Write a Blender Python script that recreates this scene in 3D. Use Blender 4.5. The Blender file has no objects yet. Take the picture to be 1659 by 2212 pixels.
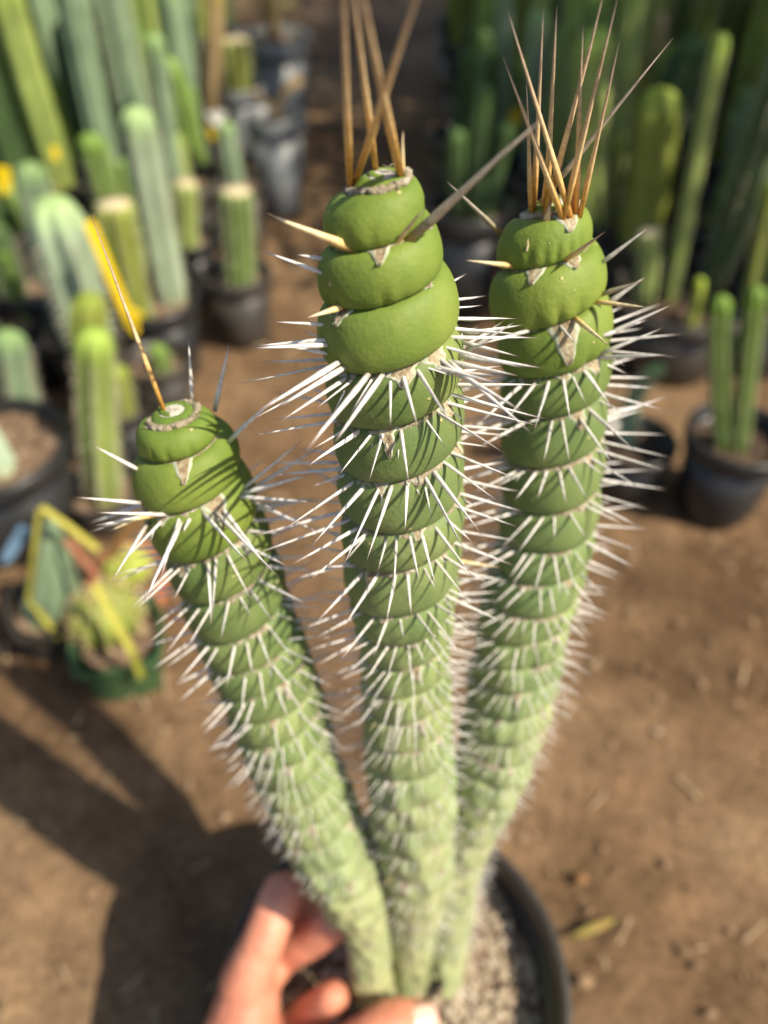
import bpy, math, random
from mathutils import Vector, Matrix, noise
random.seed(7)
R = math.radians
sc = bpy.context.scene
# ------------------------------------------------------------------ camera, light
CAMZ = 0.585; TH = 45.0; F = 1662.0
cam_d = bpy.data.cameras.new('camera'); cam = bpy.data.objects.new('camera', cam_d)
sc.collection.objects.link(cam); sc.camera = cam
cam.location = (0, 0, CAMZ); cam.rotation_euler = (R(90 - TH), 0, 0)
cam_d.sensor_fit = 'VERTICAL'; cam_d.sensor_height = 34.6; cam_d.lens = 26.0
cam_d.clip_start = 0.01; cam_d.clip_end = 500
cam_d.dof.use_dof = True; cam_d.dof.focus_distance = 0.174; cam_d.dof.aperture_fstop = 6.2
SUN_TO = Vector((0.57, -0.30, 0.77)).normalized()
w = bpy.data.worlds.new('World'); sc.world = w; w.use_nodes = True
wn = w.node_tree.nodes; wl = w.node_tree.links
sky = wn.new('ShaderNodeTexSky'); sky.sky_type = 'NISHITA'; sky.sun_disc = False
sky.sun_elevation = math.asin(SUN_TO.z); sky.sun_rotation = math.atan2(SUN_TO.x, SUN_TO.y)
sky.dust_density = 2.0
bgn = wn['Background']; wl.new(sky.outputs[0], bgn.inputs[0]); bgn.inputs[1].default_value = 0.098
sd = bpy.data.lights.new('sun', 'SUN'); sd.energy = 5.0; sd.angle = R(0.5); sd.color = (1.0, 0.89, 0.71)
sun = bpy.data.objects.new('sun', sd); sc.collection.objects.link(sun)
sun.rotation_euler = SUN_TO.to_track_quat('Z', 'Y').to_euler(); sun.location = SUN_TO * 3
vs = sc.view_settings; vs.view_transform = 'Standard'; vs.look = 'None'; vs.gamma = 1.0
vs.use_curve_mapping = False; vs.exposure = 0.62
sc.cycles.use_denoising = True
sc.cycles.max_bounces = 6
C = sc.collection

# ------------------------------------------------------------------ helpers
CT, ST = math.cos(R(TH)), math.sin(R(TH))
def ray(x, y):
    u = (x - 829.5) / F; v = (y - 1106) / F
    return Vector((u, CT - v * ST, -(ST + v * CT)))
def at_d(x, y, d):
    return Vector((0, 0, CAMZ)) + ray(x, y) * d
def at_z(x, y, z):
    r = ray(x, y); return Vector((0, 0, CAMZ)) + r * ((z - CAMZ) / r.z)
def at_y(x, y, Y):
    r = ray(x, y); return Vector((0, 0, CAMZ)) + r * (Y / r.y)
def project(P):
    q = P - Vector((0, 0, CAMZ))
    d = q.y * CT - q.z * ST
    return 829.5 + F * q.x / d, 1106 - F * (q.y * ST + q.z * CT) / d, d

def mesh_obj(name, verts, faces, mat=None, parent=None, smooth=True, attr=None, kind=None, mats=None):
    me = bpy.data.meshes.new(name)
    me.from_pydata([tuple(v) for v in verts], [], faces)
    if smooth:
        me.polygons.foreach_set('use_smooth', [True] * len(me.polygons))
    if attr:
        for k, vals in attr.items():
            a = me.attributes.new(k, 'FLOAT', 'POINT'); a.data.foreach_set('value', vals)
    if mat: me.materials.append(mat)
    me.update()
    o = bpy.data.objects.new(name, me); C.objects.link(o)
    if parent: o.parent = parent
    if kind: o['kind'] = kind
    return o
def empty(name, loc, label=None, cat=None, group=None):
    o = bpy.data.objects.new(name, None); C.objects.link(o); o.location = loc; o.empty_display_size = 0.02
    if label: o['label'] = label
    if cat: o['category'] = cat
    if group: o['group'] = group
    return o
def tag(o, label, cat, group=None):
    o['label'] = label; o['category'] = cat
    if group: o['group'] = group
    return o

def tube(verts, faces, pts, rads, n=8, closed=True, attrs=None, avals=None):
    """append a tube through pts with radii"""
    base = len(verts); m = len(pts)
    up = Vector((0.13, 0.21, 0.97))
    for i, p in enumerate(pts):
        t = (pts[min(i + 1, m - 1)] - pts[max(i - 1, 0)]).normalized()
        a = t.cross(up)
        if a.length < 0.05: a = t.cross(Vector((1, 0, 0)))
        a.normalize(); b = t.cross(a)
        for k in range(n):
            an = 2 * math.pi * k / n
            verts.append(p + (a * math.cos(an) + b * math.sin(an)) * rads[i])
            if attrs is not None: attrs.append(avals[i])
    for i in range(m - 1):
        for k in range(n):
            k2 = (k + 1) % n
            faces.append((base + i * n + k, base + i * n + k2, base + (i + 1) * n + k2, base + (i + 1) * n + k))
    if closed:
        faces.append(tuple(base + k for k in range(n))[::-1])
        faces.append(tuple(base + (m - 1) * n + k for k in range(n)))

# ------------------------------------------------------------------ materials
def mat(name):
    m = bpy.data.materials.new(name); m.use_nodes = True
    nt = m.node_tree; return m, nt, nt.nodes['Principled BSDF']
def N(nt, t, **kw):
    n = nt.nodes.new(t)
    for k, v in kw.items():
        if k in n.inputs.keys(): n.inputs[k].default_value = v
        else: setattr(n, k, v)
    return n
def ramp(nt, stops):
    r = nt.nodes.new('ShaderNodeValToRGB'); e = r.color_ramp.elements
    while len(e) < len(stops): e.new(0.5)
    for i, (p, c) in enumerate(stops):
        e[i].position = p; e[i].color = (*c, 1)
    return r
def noise_mat(name, stops, scale, rough=0.8, bump=0.3, bscale=None, dist=0.002, detail=6, spec=0.3, coords='Object', extra=None):
    m, nt, b = mat(name)
    tc = nt.nodes.new('ShaderNodeTexCoord')
    n = N(nt, 'ShaderNodeTexNoise', Scale=scale, Detail=detail, Roughness=0.6)
    nt.links.new(tc.outputs[coords], n.inputs['Vector'])
    r = ramp(nt, stops); nt.links.new(n.outputs['Fac'], r.inputs['Fac'])
    nt.links.new(r.outputs['Color'], b.inputs['Base Color'])
    b.inputs['Roughness'].default_value = rough
    b.inputs['Specular IOR Level'].default_value = spec
    if bump:
        n2 = N(nt, 'ShaderNodeTexNoise', Scale=bscale or scale * 4, Detail=6, Roughness=0.65)
        nt.links.new(tc.outputs[coords], n2.inputs['Vector'])
        bp = N(nt, 'ShaderNodeBump', Strength=bump, Distance=dist)
        nt.links.new(n2.outputs['Fac'], bp.inputs['Height']); nt.links.new(bp.outputs['Normal'], b.inputs['Normal'])
    return m

# main spiral stem skin: colour follows age (attribute 'age' 0 top .. 1 base), plus specks
def stem_mat():
    m, nt, b = mat('spiral_skin'); L = nt.links
    tc = nt.nodes.new('ShaderNodeTexCoord')
    age = N(nt, 'ShaderNodeAttribute'); age.attribute_name = 'age'
    r = ramp(nt, [(0.0, (0.152, 0.215, 0.036)), (0.10, (0.152, 0.215, 0.040)), (0.16, (0.130, 0.182, 0.060)),
                  (0.5, (0.215, 0.280, 0.115)), (0.75, (0.29, 0.345, 0.17)), (1.0, (0.36, 0.40, 0.21))])
    L.new(age.outputs['Fac'], r.inputs['Fac'])
    n = N(nt, 'ShaderNodeTexNoise', Scale=55.0, Detail=5.0, Roughness=0.6); L.new(tc.outputs['Object'], n.inputs['Vector'])
    r2 = ramp(nt, [(0.3, (0.72, 0.80, 0.72)), (0.7, (1.22, 1.14, 1.1))]); L.new(n.outputs['Fac'], r2.inputs['Fac'])
    mx = N(nt, 'ShaderNodeMix', data_type='RGBA', blend_type='MULTIPLY'); mx.inputs[0].default_value = 1
    L.new(r.outputs['Color'], mx.inputs[6]); L.new(r2.outputs['Color'], mx.inputs[7])
    n9 = N(nt, 'ShaderNodeTexNoise', Scale=16.0, Detail=7.0, Roughness=0.7); L.new(tc.outputs['Object'], n9.inputs['Vector'])
    r9 = ramp(nt, [(0.3, (0.82, 0.92, 0.95)), (0.5, (1, 1, 1)), (0.72, (1.28, 1.16, 1.25))]); L.new(n9.outputs['Fac'], r9.inputs['Fac'])
    mx9 = N(nt, 'ShaderNodeMix', data_type='RGBA', blend_type='MULTIPLY'); mx9.inputs[0].default_value = 1
    L.new(mx.outputs[2], mx9.inputs[6]); L.new(r9.outputs['Color'], mx9.inputs[7]); mx = mx9
    # groove of the seam: paler corky line (attribute 'seam')
    se = N(nt, 'ShaderNodeAttribute'); se.attribute_name = 'seam'
    cork = N(nt, 'ShaderNodeTexNoise', Scale=400.0, Detail=4.0); L.new(tc.outputs['Object'], cork.inputs['Vector'])
    # corky specks
    vo = N(nt, 'ShaderNodeTexVoronoi', Scale=290.0); L.new(tc.outputs['Object'], vo.inputs['Vector'])
    vs2 = N(nt, 'ShaderNodeSeparateColor'); L.new(vo.outputs['Color'], vs2.inputs[0])
    lt = N(nt, 'ShaderNodeMath', operation='LESS_THAN'); L.new(vs2.outputs[0], lt.inputs[0]); lt.inputs[1].default_value = 0.13
    rr = ramp(nt, [(0.10, (1, 1, 1)), (0.17, (0, 0, 0))]); L.new(vo.outputs['Distance'], rr.inputs['Fac'])
    mu = N(nt, 'ShaderNodeMath', operation='MULTIPLY'); L.new(lt.outputs[0], mu.inputs[0]); L.new(rr.outputs['Color'], mu.inputs[1])
    mu2 = N(nt, 'ShaderNodeMath', operation='MULTIPLY'); L.new(mu.outputs[0], mu2.inputs[0]); mu2.inputs[1].default_value = 0.75
    mx2 = N(nt, 'ShaderNodeMix', data_type='RGBA'); L.new(mu2.outputs[0], mx2.inputs[0])
    L.new(mx.outputs[2], mx2.inputs[6]); mx2.inputs[7].default_value = (0.52, 0.45, 0.22, 1)
    # older skin gets cork patches
    n3 = N(nt, 'ShaderNodeTexNoise', Scale=90.0, Detail=6.0, Roughness=0.7); L.new(tc.outputs['Object'], n3.inputs['Vector'])
    r3 = ramp(nt, [(0.60, (0, 0, 0)), (0.70, (1, 1, 1))]); L.new(n3.outputs['Fac'], r3.inputs['Fac'])
    ag = N(nt, 'ShaderNodeMapRange'); L.new(age.outputs['Fac'], ag.inputs[0])
    ag.inputs[1].default_value = 0.2; ag.inputs[2].default_value = 0.7; ag.inputs[4].default_value = 0.6
    mu3 = N(nt, 'ShaderNodeMath', operation='MULTIPLY'); L.new(r3.outputs['Color'], mu3.inputs[0]); L.new(ag.outputs[0], mu3.inputs[1])
    mx3 = N(nt, 'ShaderNodeMix', data_type='RGBA'); L.new(mu3.outputs[0], mx3.inputs[0])
    L.new(mx2.outputs[2], mx3.inputs[6]); mx3.inputs[7].default_value = (0.42, 0.38, 0.22, 1)
    L.new(mx3.outputs[2], b.inputs['Base Color'])
    b.inputs['Roughness'].default_value = 0.58; b.inputs['Specular IOR Level'].default_value = 0.25
    b.inputs['Subsurface Weight'].default_value = 0.12
    b.inputs['Subsurface Radius'].default_value = (0.5, 0.9, 0.2); b.inputs['Subsurface Scale'].default_value = 0.002
    nb = N(nt, 'ShaderNodeTexNoise', Scale=900.0, Detail=3.0); L.new(tc.outputs['Object'], nb.inputs['Vector'])
    nb2 = N(nt, 'ShaderNodeTexNoise', Scale=120.0, Detail=4.0); L.new(tc.outputs['Object'], nb2.inputs['Vector'])
    bp = N(nt, 'ShaderNodeBump', Strength=0.35, Distance=0.0005); L.new(nb.outputs['Fac'], bp.inputs['Height'])
    bp2 = N(nt, 'ShaderNodeBump', Strength=0.22, Distance=0.0014); L.new(nb2.outputs['Fac'], bp2.inputs['Height'])
    L.new(bp.outputs['Normal'], bp2.inputs['Normal']); 
    bp3 = N(nt, 'ShaderNodeBump', Strength=0.6, Distance=0.0005); L.new(mu.outputs[0], bp3.inputs['Height'])
    L.new(bp2.outputs['Normal'], bp3.inputs['Normal']); L.new(bp3.outputs['Normal'], b.inputs['Normal'])
    return m
M_STEM = stem_mat()
M_WOOL = noise_mat('areole_wool', [(0.3, (0.20, 0.15, 0.09)), (0.5, (0.40, 0.34, 0.23)), (0.72, (0.62, 0.57, 0.46))], 330, 0.95, 1.0, 900, 0.0015)
M_CAP = noise_mat('pale_cap', [(0.3, (0.38, 0.35, 0.27)), (0.5, (0.58, 0.55, 0.46)), (0.72, (0.72, 0.69, 0.60))], 420, 0.95, 1.0, 1100, 0.0010)
M_SCAR = noise_mat('dry_scar', [(0.3, (0.14, 0.09, 0.05)), (0.5, (0.36, 0.28, 0.17)), (0.7, (0.55, 0.52, 0.38))], 420, 0.9, 1.0, 700, 0.0012)
M_SCARRIM = noise_mat('scar_rim', [(0.3, (0.30, 0.33, 0.22)), (0.7, (0.52, 0.55, 0.42))], 300, 0.85, 0.6, 700, 0.0008)
def spine_mat(name, stops):
    m, nt, b = mat(name); L = nt.links
    a = N(nt, 'ShaderNodeAttribute'); a.attribute_name = 'along'
    r = ramp(nt, stops); L.new(a.outputs['Fac'], r.inputs['Fac'])
    tc = nt.nodes.new('ShaderNodeTexCoord')
    oi = nt.nodes.new('ShaderNodeObjectInfo')
    n = N(nt, 'ShaderNodeTexNoise', Scale=700.0, Detail=3.0); L.new(tc.outputs['Object'], n.inputs['Vector'])
    geo = nt.nodes.new('ShaderNodeNewGeometry')
    L.new(geo.outputs['Position'], n.inputs['Vector'])
    r2 = ramp(nt, [(0.3, (0.75, 0.72, 0.68)), (0.7, (1.1, 1.1, 1.1))]); L.new(n.outputs['Fac'], r2.inputs['Fac'])
    mx = N(nt, 'ShaderNodeMix', data_type='RGBA', blend_type='MULTIPLY'); mx.inputs[0].default_value = 1
    L.new(r.outputs['Color'], mx.inputs[6]); L.new(r2.outputs['Color'], mx.inputs[7]); L.new(mx.outputs[2], b.inputs['Base Color'])
    b.inputs['Roughness'].default_value = 0.5; b.inputs['Specular IOR Level'].default_value = 0.3
    return m
M_WHITE = spine_mat('spine_white', [(0.0, (0.46, 0.43, 0.36)), (0.12, (0.68, 0.66, 0.62)), (0.75, (0.78, 0.77, 0.76)), (0.92, (0.36, 0.30, 0.28)), (1.0, (0.09, 0.06, 0.05))])
M_GOLD = spine_mat('spine_gold', [(0.0, (0.62, 0.27, 0.045)), (0.15, (0.74, 0.44, 0.12)), (0.38, (0.70, 0.52, 0.28)), (0.75, (0.48, 0.36, 0.25)), (0.93, (0.22, 0.17, 0.14)), (1.0, (0.06, 0.05, 0.05))])
M_PALEGOLD = spine_mat('spine_pale_gold', [(0.0, (0.66, 0.34, 0.07)), (0.15, (0.72, 0.52, 0.20)), (0.6, (0.76, 0.66, 0.42)), (0.9, (0.6, 0.5, 0.33)), (1.0, (0.25, 0.15, 0.1))])
M_GREY = spine_mat('spine_grey', [(0.0, (0.45, 0.28, 0.08)), (0.15, (0.34, 0.30, 0.20)), (0.6, (0.38, 0.34, 0.27)), (0.9, (0.34, 0.29, 0.25)), (1.0, (0.14, 0.1, 0.1))])

def ground_mat():
    m, nt, b = mat('nursery_soil'); L = nt.links
    tc = nt.nodes.new('ShaderNodeTexCoord')
    def nz(s, d=8, ro=0.6):
        n = N(nt, 'ShaderNodeTexNoise', Scale=s, Detail=float(d), Roughness=ro); L.new(tc.outputs['Object'], n.inputs['Vector']); return n
    n1 = nz(3.4, 7, .62); n2 = nz(17, 8, .75); n3 = nz(130, 6, .7)
    r1 = ramp(nt, [(0.36, (0.105, 0.064, 0.036)), (0.5, (0.175, 0.112, 0.064)), (0.64, (0.245, 0.168, 0.10))]); L.new(n1.outputs['Fac'], r1.inputs['Fac'])
    r2 = ramp(nt, [(0.30, (0.50, 0.47, 0.44)), (0.5, (0.95, 0.95, 0.95)), (0.72, (1.35, 1.3, 1.22))]); L.new(n2.outputs['Fac'], r2.inputs['Fac'])
    r3 = ramp(nt, [(0.32, (0.6, 0.58, 0.55)), (0.68, (1.3, 1.28, 1.22))]); L.new(n3.outputs['Fac'], r3.inputs['Fac'])
    a = N(nt, 'ShaderNodeMix', data_type='RGBA', blend_type='MULTIPLY'); a.inputs[0].default_value = 1
    L.new(r1.outputs['Color'], a.inputs[6]); L.new(r2.outputs['Color'], a.inputs[7])
    c = N(nt, 'ShaderNodeMix', data_type='RGBA', blend_type='MULTIPLY'); c.inputs[0].default_value = 1
    L.new(a.outputs[2], c.inputs[6]); L.new(r3.outputs['Color'], c.inputs[7])
    L.new(c.outputs[2], b.inputs['Base Color']); b.inputs['Roughness'].default_value = 0.95; b.inputs['Specular IOR Level'].default_value = 0.15
    bp = N(nt, 'ShaderNodeBump', Strength=0.8, Distance=0.008); L.new(n2.outputs['Fac'], bp.inputs['Height'])
    bp2 = N(nt, 'ShaderNodeBump', Strength=0.7, Distance=0.003); L.new(n3.outputs['Fac'], bp2.inputs['Height'])
    L.new(bp.outputs['Normal'], bp2.inputs['Normal']); L.new(bp2.outputs['Normal'], b.inputs['Normal'])
    return m
M_GROUND = ground_mat()
M_POTBLACK = noise_mat('black_plastic', [(0.3, (0.014, 0.014, 0.015)), (0.7, (0.03, 0.03, 0.03))], 30, 0.32, 0.25, 90, 0.0008, spec=0.5)
M_POTDARK = noise_mat('dusty_black_plastic', [(0.3, (0.020, 0.019, 0.018)), (0.7, (0.06, 0.052, 0.042))], 30, 0.45, 0.25, 90, 0.0008, spec=0.5)
M_POTGREY = noise_mat('grey_plastic', [(0.3, (0.115, 0.13, 0.14)), (0.7, (0.18, 0.19, 0.20))], 18, 0.45, 0.3, 60, 0.001, spec=0.5)
M_POTGREEN = noise_mat('green_plastic', [(0.3, (0.035, 0.085, 0.035)), (0.7, (0.06, 0.125, 0.05))], 18, 0.4, 0.2, 60, 0.001, spec=0.5)
M_TERRA = noise_mat('terracotta', [(0.3, (0.30, 0.10, 0.045)), (0.7, (0.45, 0.18, 0.09))], 40, 0.85, 0.3, 120, 0.001)
M_POTSOIL = noise_mat('potting_mix', [(0.3, (0.05, 0.03, 0.018)), (0.5, (0.17, 0.11, 0.07)), (0.72, (0.38, 0.28, 0.19))], 90, 0.95, 1.0, 160, 0.004)
M_PUMICE = noise_mat('pumice', [(0.3, (0.20, 0.15, 0.10)), (0.5, (0.38, 0.31, 0.22)), (0.7, (0.58, 0.52, 0.42))], 60, 0.95, 0.6, 500, 0.001)
M_CLOD = noise_mat('soil_clods', [(0.3, (0.15, 0.09, 0.05)), (0.55, (0.26, 0.17, 0.10)), (0.75, (0.42, 0.32, 0.22))], 14, 0.95, 0.6, 300, 0.001)
M_SHADESOIL = noise_mat('shaded_potting_mix', [(0.3, (0.025, 0.018, 0.012)), (0.5, (0.07, 0.045, 0.03)), (0.72, (0.16, 0.11, 0.07))], 90, 0.95, 1.0, 160, 0.004)  # potting mix with shade darkened into its colour, for the right rows
def cactus_mat(name, c, dark=0.55, rough=0.5):
    """ribbed cactus: attribute 'rib' 1 on the rib's edge, 'up' 0..1 along the column, tops greener"""
    m, nt, b = mat(name); L = nt.links
    tc = nt.nodes.new('ShaderNodeTexCoord')
    n = N(nt, 'ShaderNodeTexNoise', Scale=22.0, Detail=6.0, Roughness=0.65); L.new(tc.outputs['Object'], n.inputs['Vector'])
    c0 = tuple(x * 0.72 for x in c); c1 = tuple(min(1, x * 1.3) for x in c)
    r = ramp(nt, [(0.3, c0), (0.7, c1)]); L.new(n.outputs['Fac'], r.inputs['Fac'])
    a = N(nt, 'ShaderNodeAttribute'); a.attribute_name = 'up'
    r2 = ramp(nt, [(0.0, (1.25, 1.0, 0.85)), (0.12, (1, 1, 1)), (0.82, (1, 1, 1)), (1.0, (0.95, 1.08, 0.6))]); L.new(a.outputs['Fac'], r2.inputs['Fac'])
    mx = N(nt, 'ShaderNodeMix', data_type='RGBA', blend_type='MULTIPLY'); mx.inputs[0].default_value = 1
    L.new(r.outputs['Color'], mx.inputs[6]); L.new(r2.outputs['Color'], mx.inputs[7])
    L.new(mx.outputs[2], b.inputs['Base Color']); b.inputs['Roughness'].default_value = rough
    b.inputs['Specular IOR Level'].default_value = 0.3
    return m
CM = {
 'B': cactus_mat('blue_green_skin', (0.20, 0.28, 0.17)),
 'P': cactus_mat('pale_blue_skin', (0.30, 0.38, 0.26)),
 'G': cactus_mat('green_skin', (0.14, 0.215, 0.05)),
 'D': cactus_mat('deep_green_skin', (0.055, 0.095, 0.035)),
 'L': cactus_mat('light_green_skin', (0.26, 0.33, 0.09)),
 'Y': cactus_mat('yellow_green_skin', (0.30, 0.36, 0.05)),
 'O': cactus_mat('corky_tan_skin', (0.40, 0.28, 0.13), rough=0.85),
 'V': cactus_mat('olive_skin', (0.20, 0.235, 0.045)),
}
M_CUT = noise_mat('callused_cut', [(0.3, (0.38, 0.30, 0.16)), (0.7, (0.62, 0.54, 0.36))], 60, 0.9, 0.5)
M_TUFT = noise_mat('pale_areoles', [(0.3, (0.40, 0.36, 0.26)), (0.7, (0.58, 0.54, 0.42))], 60, 0.9, 0)
M_YELLOW = noise_mat('yellow_plastic', [(0.3, (0.80, 0.56, 0.01)), (0.7, (0.88, 0.66, 0.02))], 20, 0.5, 0)
M_BLUE = noise_mat('blue_plastic', [(0.3, (0.06, 0.11, 0.18)), (0.7, (0.10, 0.17, 0.25))], 20, 0.5, 0)
M_ORANGE = noise_mat('orange_brown_wood', [(0.3, (0.20, 0.09, 0.035)), (0.7, (0.28, 0.17, 0.06))], 30, 0.6, 0.2)
M_STRAP = noise_mat('yellow_green_strap', [(0.3, (0.30, 0.30, 0.04)), (0.7, (0.44, 0.40, 0.08))], 25, 0.5, 0.1)
M_RED = noise_mat('reddish_strap', [(0.3, (0.22, 0.07, 0.035)), (0.7, (0.30, 0.12, 0.06))], 25, 0.6, 0.1)
M_WHITELBL = noise_mat('white_plastic', [(0.3, (0.68, 0.66, 0.6)), (0.7, (0.78, 0.76, 0.7))], 20, 0.5, 0)
M_LEAF = noise_mat('dry_leaf', [(0.3, (0.28, 0.15, 0.05)), (0.7, (0.22, 0.22, 0.05))], 30, 0.7, 0)

# ------------------------------------------------------------------ ground
def ground():
    def axis(lo, hi, n, far):
        a = [lo + (hi - lo) * i / n for i in range(n + 1)]
        k = 0.06; x = hi; post = []
        while x < far: k *= 1.45; x += k; post.append(x)
        k = 0.06; x = lo; pre = []
        while x > -far: k *= 1.45; x -= k; pre.append(x)
        return pre[::-1] + a + post
    xs = axis(-0.8, 0.9, 150, 80); ys = axis(-0.1, 1.5, 150, 80)
    V = []; Fc = []
    for y in ys:
        for x in xs:
            near = 1 if (abs(x) < 3 and abs(y) < 4) else 0
            z = near * (0.006 * (noise.noise(Vector((x * 5, y * 5, 1)))) + 0.0035 * noise.noise(Vector((x * 22, y * 22, 4))) + 0.002 * noise.noise(Vector((x * 60, y * 60, 7))))
            V.append((x, y, z - 0.004))
    nx = len(xs)
    for j in range(len(ys) - 1):
        for i in range(nx - 1):
            a = j * nx + i; Fc.append((a, a + 1, a + nx + 1, a + nx))
    mesh_obj('ground', V, Fc, M_GROUND, kind='structure')
ground()

def chips(name, pts, smin, smax, m, parent=None, flat=0.7):
    V = []; Fc = []
    octv = [(1, 0, 0), (0, 1, 0), (-1, 0, 0), (0, -1, 0), (0, 0, 1), (0, 0, -1)]
    octf = [(0, 1, 4), (1, 2, 4), (2, 3, 4), (3, 0, 4), (1, 0, 5), (2, 1, 5), (3, 2, 5), (0, 3, 5)]
    for p in pts:
        s = smin + (smax - smin) * random.random() ** 2.5
        rot = Matrix.Rotation(random.random() * 6.28, 3, Vector((random.gauss(0, .4), random.gauss(0, .4), 1)).normalized())
        b = len(V)
        for v in octv:
            q = Vector((v[0] * random.uniform(.7, 1.25), v[1] * random.uniform(.6, 1.1), v[2] * flat * random.uniform(.7, 1.2))) * s
            q += Vector((random.uniform(-.25, .25), random.uniform(-.25, .25), random.uniform(-.2, .2))) * s
            V.append(rot @ q + Vector(p))
        Fc += [tuple(b + i for i in f) for f in octf]
    o = mesh_obj(name, V, Fc, m, parent, smooth=False, kind='stuff'); return o
pts = []
for _ in range(9000):
    x = random.uniform(-0.9, 1.0); y = random.uniform(-0.05, 1.9)
    pts.append((x, y, 0.0))
g = chips('soil_crumbs', pts, 0.0010, 0.0052, M_CLOD); tag(g, 'small dry soil crumbs and stones strewn over the brown ground', 'gravel')

V = []; Fc = []
for _ in range(900):
    x, y = random.uniform(-.9, 1.0), random.uniform(-.05, 1.9); a = random.random() * 3.14; L = random.uniform(.006, .022); wd = random.uniform(.0006, .0016)
    d = Vector((math.cos(a), math.sin(a), random.uniform(-.1, .25))) * L; sv = Vector((-math.sin(a), math.cos(a), 0)) * wd; p = Vector((x, y, .002)); b = len(V)
    V += [p - sv, p + sv, p + d + sv, p + d - sv, p + d * .5 + Vector((0, 0, wd * 1.2))]; Fc += [(b, b + 1, b + 4), (b + 1, b + 2, b + 4), (b + 2, b + 3, b + 4), (b + 3, b, b + 4)]
o = mesh_obj('plant_litter', V, Fc, noise_mat('straw', [(0.3, (0.22, 0.15, 0.08)), (0.7, (0.46, 0.36, 0.22))], 9, 0.9, 0), smooth=False, kind='stuff'); tag(o, 'dry straw and leaf scraps scattered on the brown ground', 'litter')
# ------------------------------------------------------------------ spiral cactus
BASEPOT = Vector((0.006, 0.109, 0))
plant = empty('potted_spiral_cactus', BASEPOT, 'three stemmed spiral cactus with long white and golden spines in black round pot', 'cactus')
def rel(V): return [Vector(v) - BASEPOT for v in V]
ZR = 0.135; RR = 0.0900
def lathe(prof, n=72, cx=0, cy=0):
    V = []; Fc = []
    for r, z in prof:
        for k in range(n):
            a = 2 * math.pi * k / n; V.append((cx + r * math.cos(a), cy + r * math.sin(a), z))
    for i in range(len(prof) - 1):
        for k in range(n):
            k2 = (k + 1) % n; Fc.append((i * n + k, i * n + k2, (i + 1) * n + k2, (i + 1) * n + k))
    return V, Fc
prof = [(0.0, 0.002), (0.066, 0.002), (0.068, 0.004), (0.0845, 0.118), (0.0825, 0.118), (0.067, 0.008), (0.0, 0.008)]
V, Fc = lathe(prof); pot = mesh_obj('pot', V, Fc, M_POTBLACK, plant)
prof = [(0.0838, ZR - 0.018), (0.0892, ZR - 0.018), (RR, ZR - 0.015), (RR, ZR - 0.003), (RR - 0.0015, ZR - 0.0003), (RR - 0.0035, ZR), (RR - 0.0052, ZR - 0.002), (0.0830, ZR - 0.016), (0.0838, ZR - 0.018)]
V, Fc = lathe(prof, 96); mesh_obj('rim', V, Fc, M_POTDARK, pot)
# soil mound
SOILZ = 0.100
def soil_z(x, y):
    d = math.hypot(x, y) / 0.083
    return SOILZ + 0.010 * (1 - d * d) + 0.0025 * noise.noise(Vector((x * 60, y * 60, 3)))
V = [(0, 0, soil_z(0, 0))]; Fc = []
nr, na = 16, 56
for i in range(1, nr + 1):
    for k in range(na):
        a = 2 * math.pi * k / na; r = 0.0814 * i / nr
        V.append((r * math.cos(a), r * math.sin(a), soil_z(r * math.cos(a), r * math.sin(a))))
for k in range(na): Fc.append((0, 1 + k, 1 + (k + 1) % na))
for i in range(nr - 1):
    for k in range(na):
        a = 1 + i * na + k; b = 1 + i * na + (k + 1) % na; Fc.append((a, a + na, b + na, b))
mesh_obj('soil', V, Fc, M_POTSOIL, plant)
pts = []
for _ in range(3200):
    a = random.random() * 6.283; r = 0.079 * math.sqrt(random.random())
    x, y = r * math.cos(a), r * math.sin(a)
    pts.append((x, y, soil_z(x, y) + random.uniform(0, 0.0025)))
chips('pumice_gravel', pts, 0.0010, 0.0045, M_PUMICE, plant, 0.8)

def catmull(vals, u):
    n = len(vals) - 1
    u = max(0.0, min(n - 1e-6, u)); i = int(u); f = u - i
    p0 = vals[max(i - 1, 0)]; p1 = vals[i]; p2 = vals[i + 1]; p3 = vals[min(i + 2, n)]
    return 0.5 * ((2 * p1) + (p2 - p0) * f + (2 * p0 - 5 * p1 + 4 * p2 - p3) * f * f + (3 * p1 - p0 - 3 * p2 + p3) * f ** 3)

def smooth(a, b, x):
    t = max(0, min(1, (x - a) / (b - a))); return t * t * (3 - 2 * t)

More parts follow.
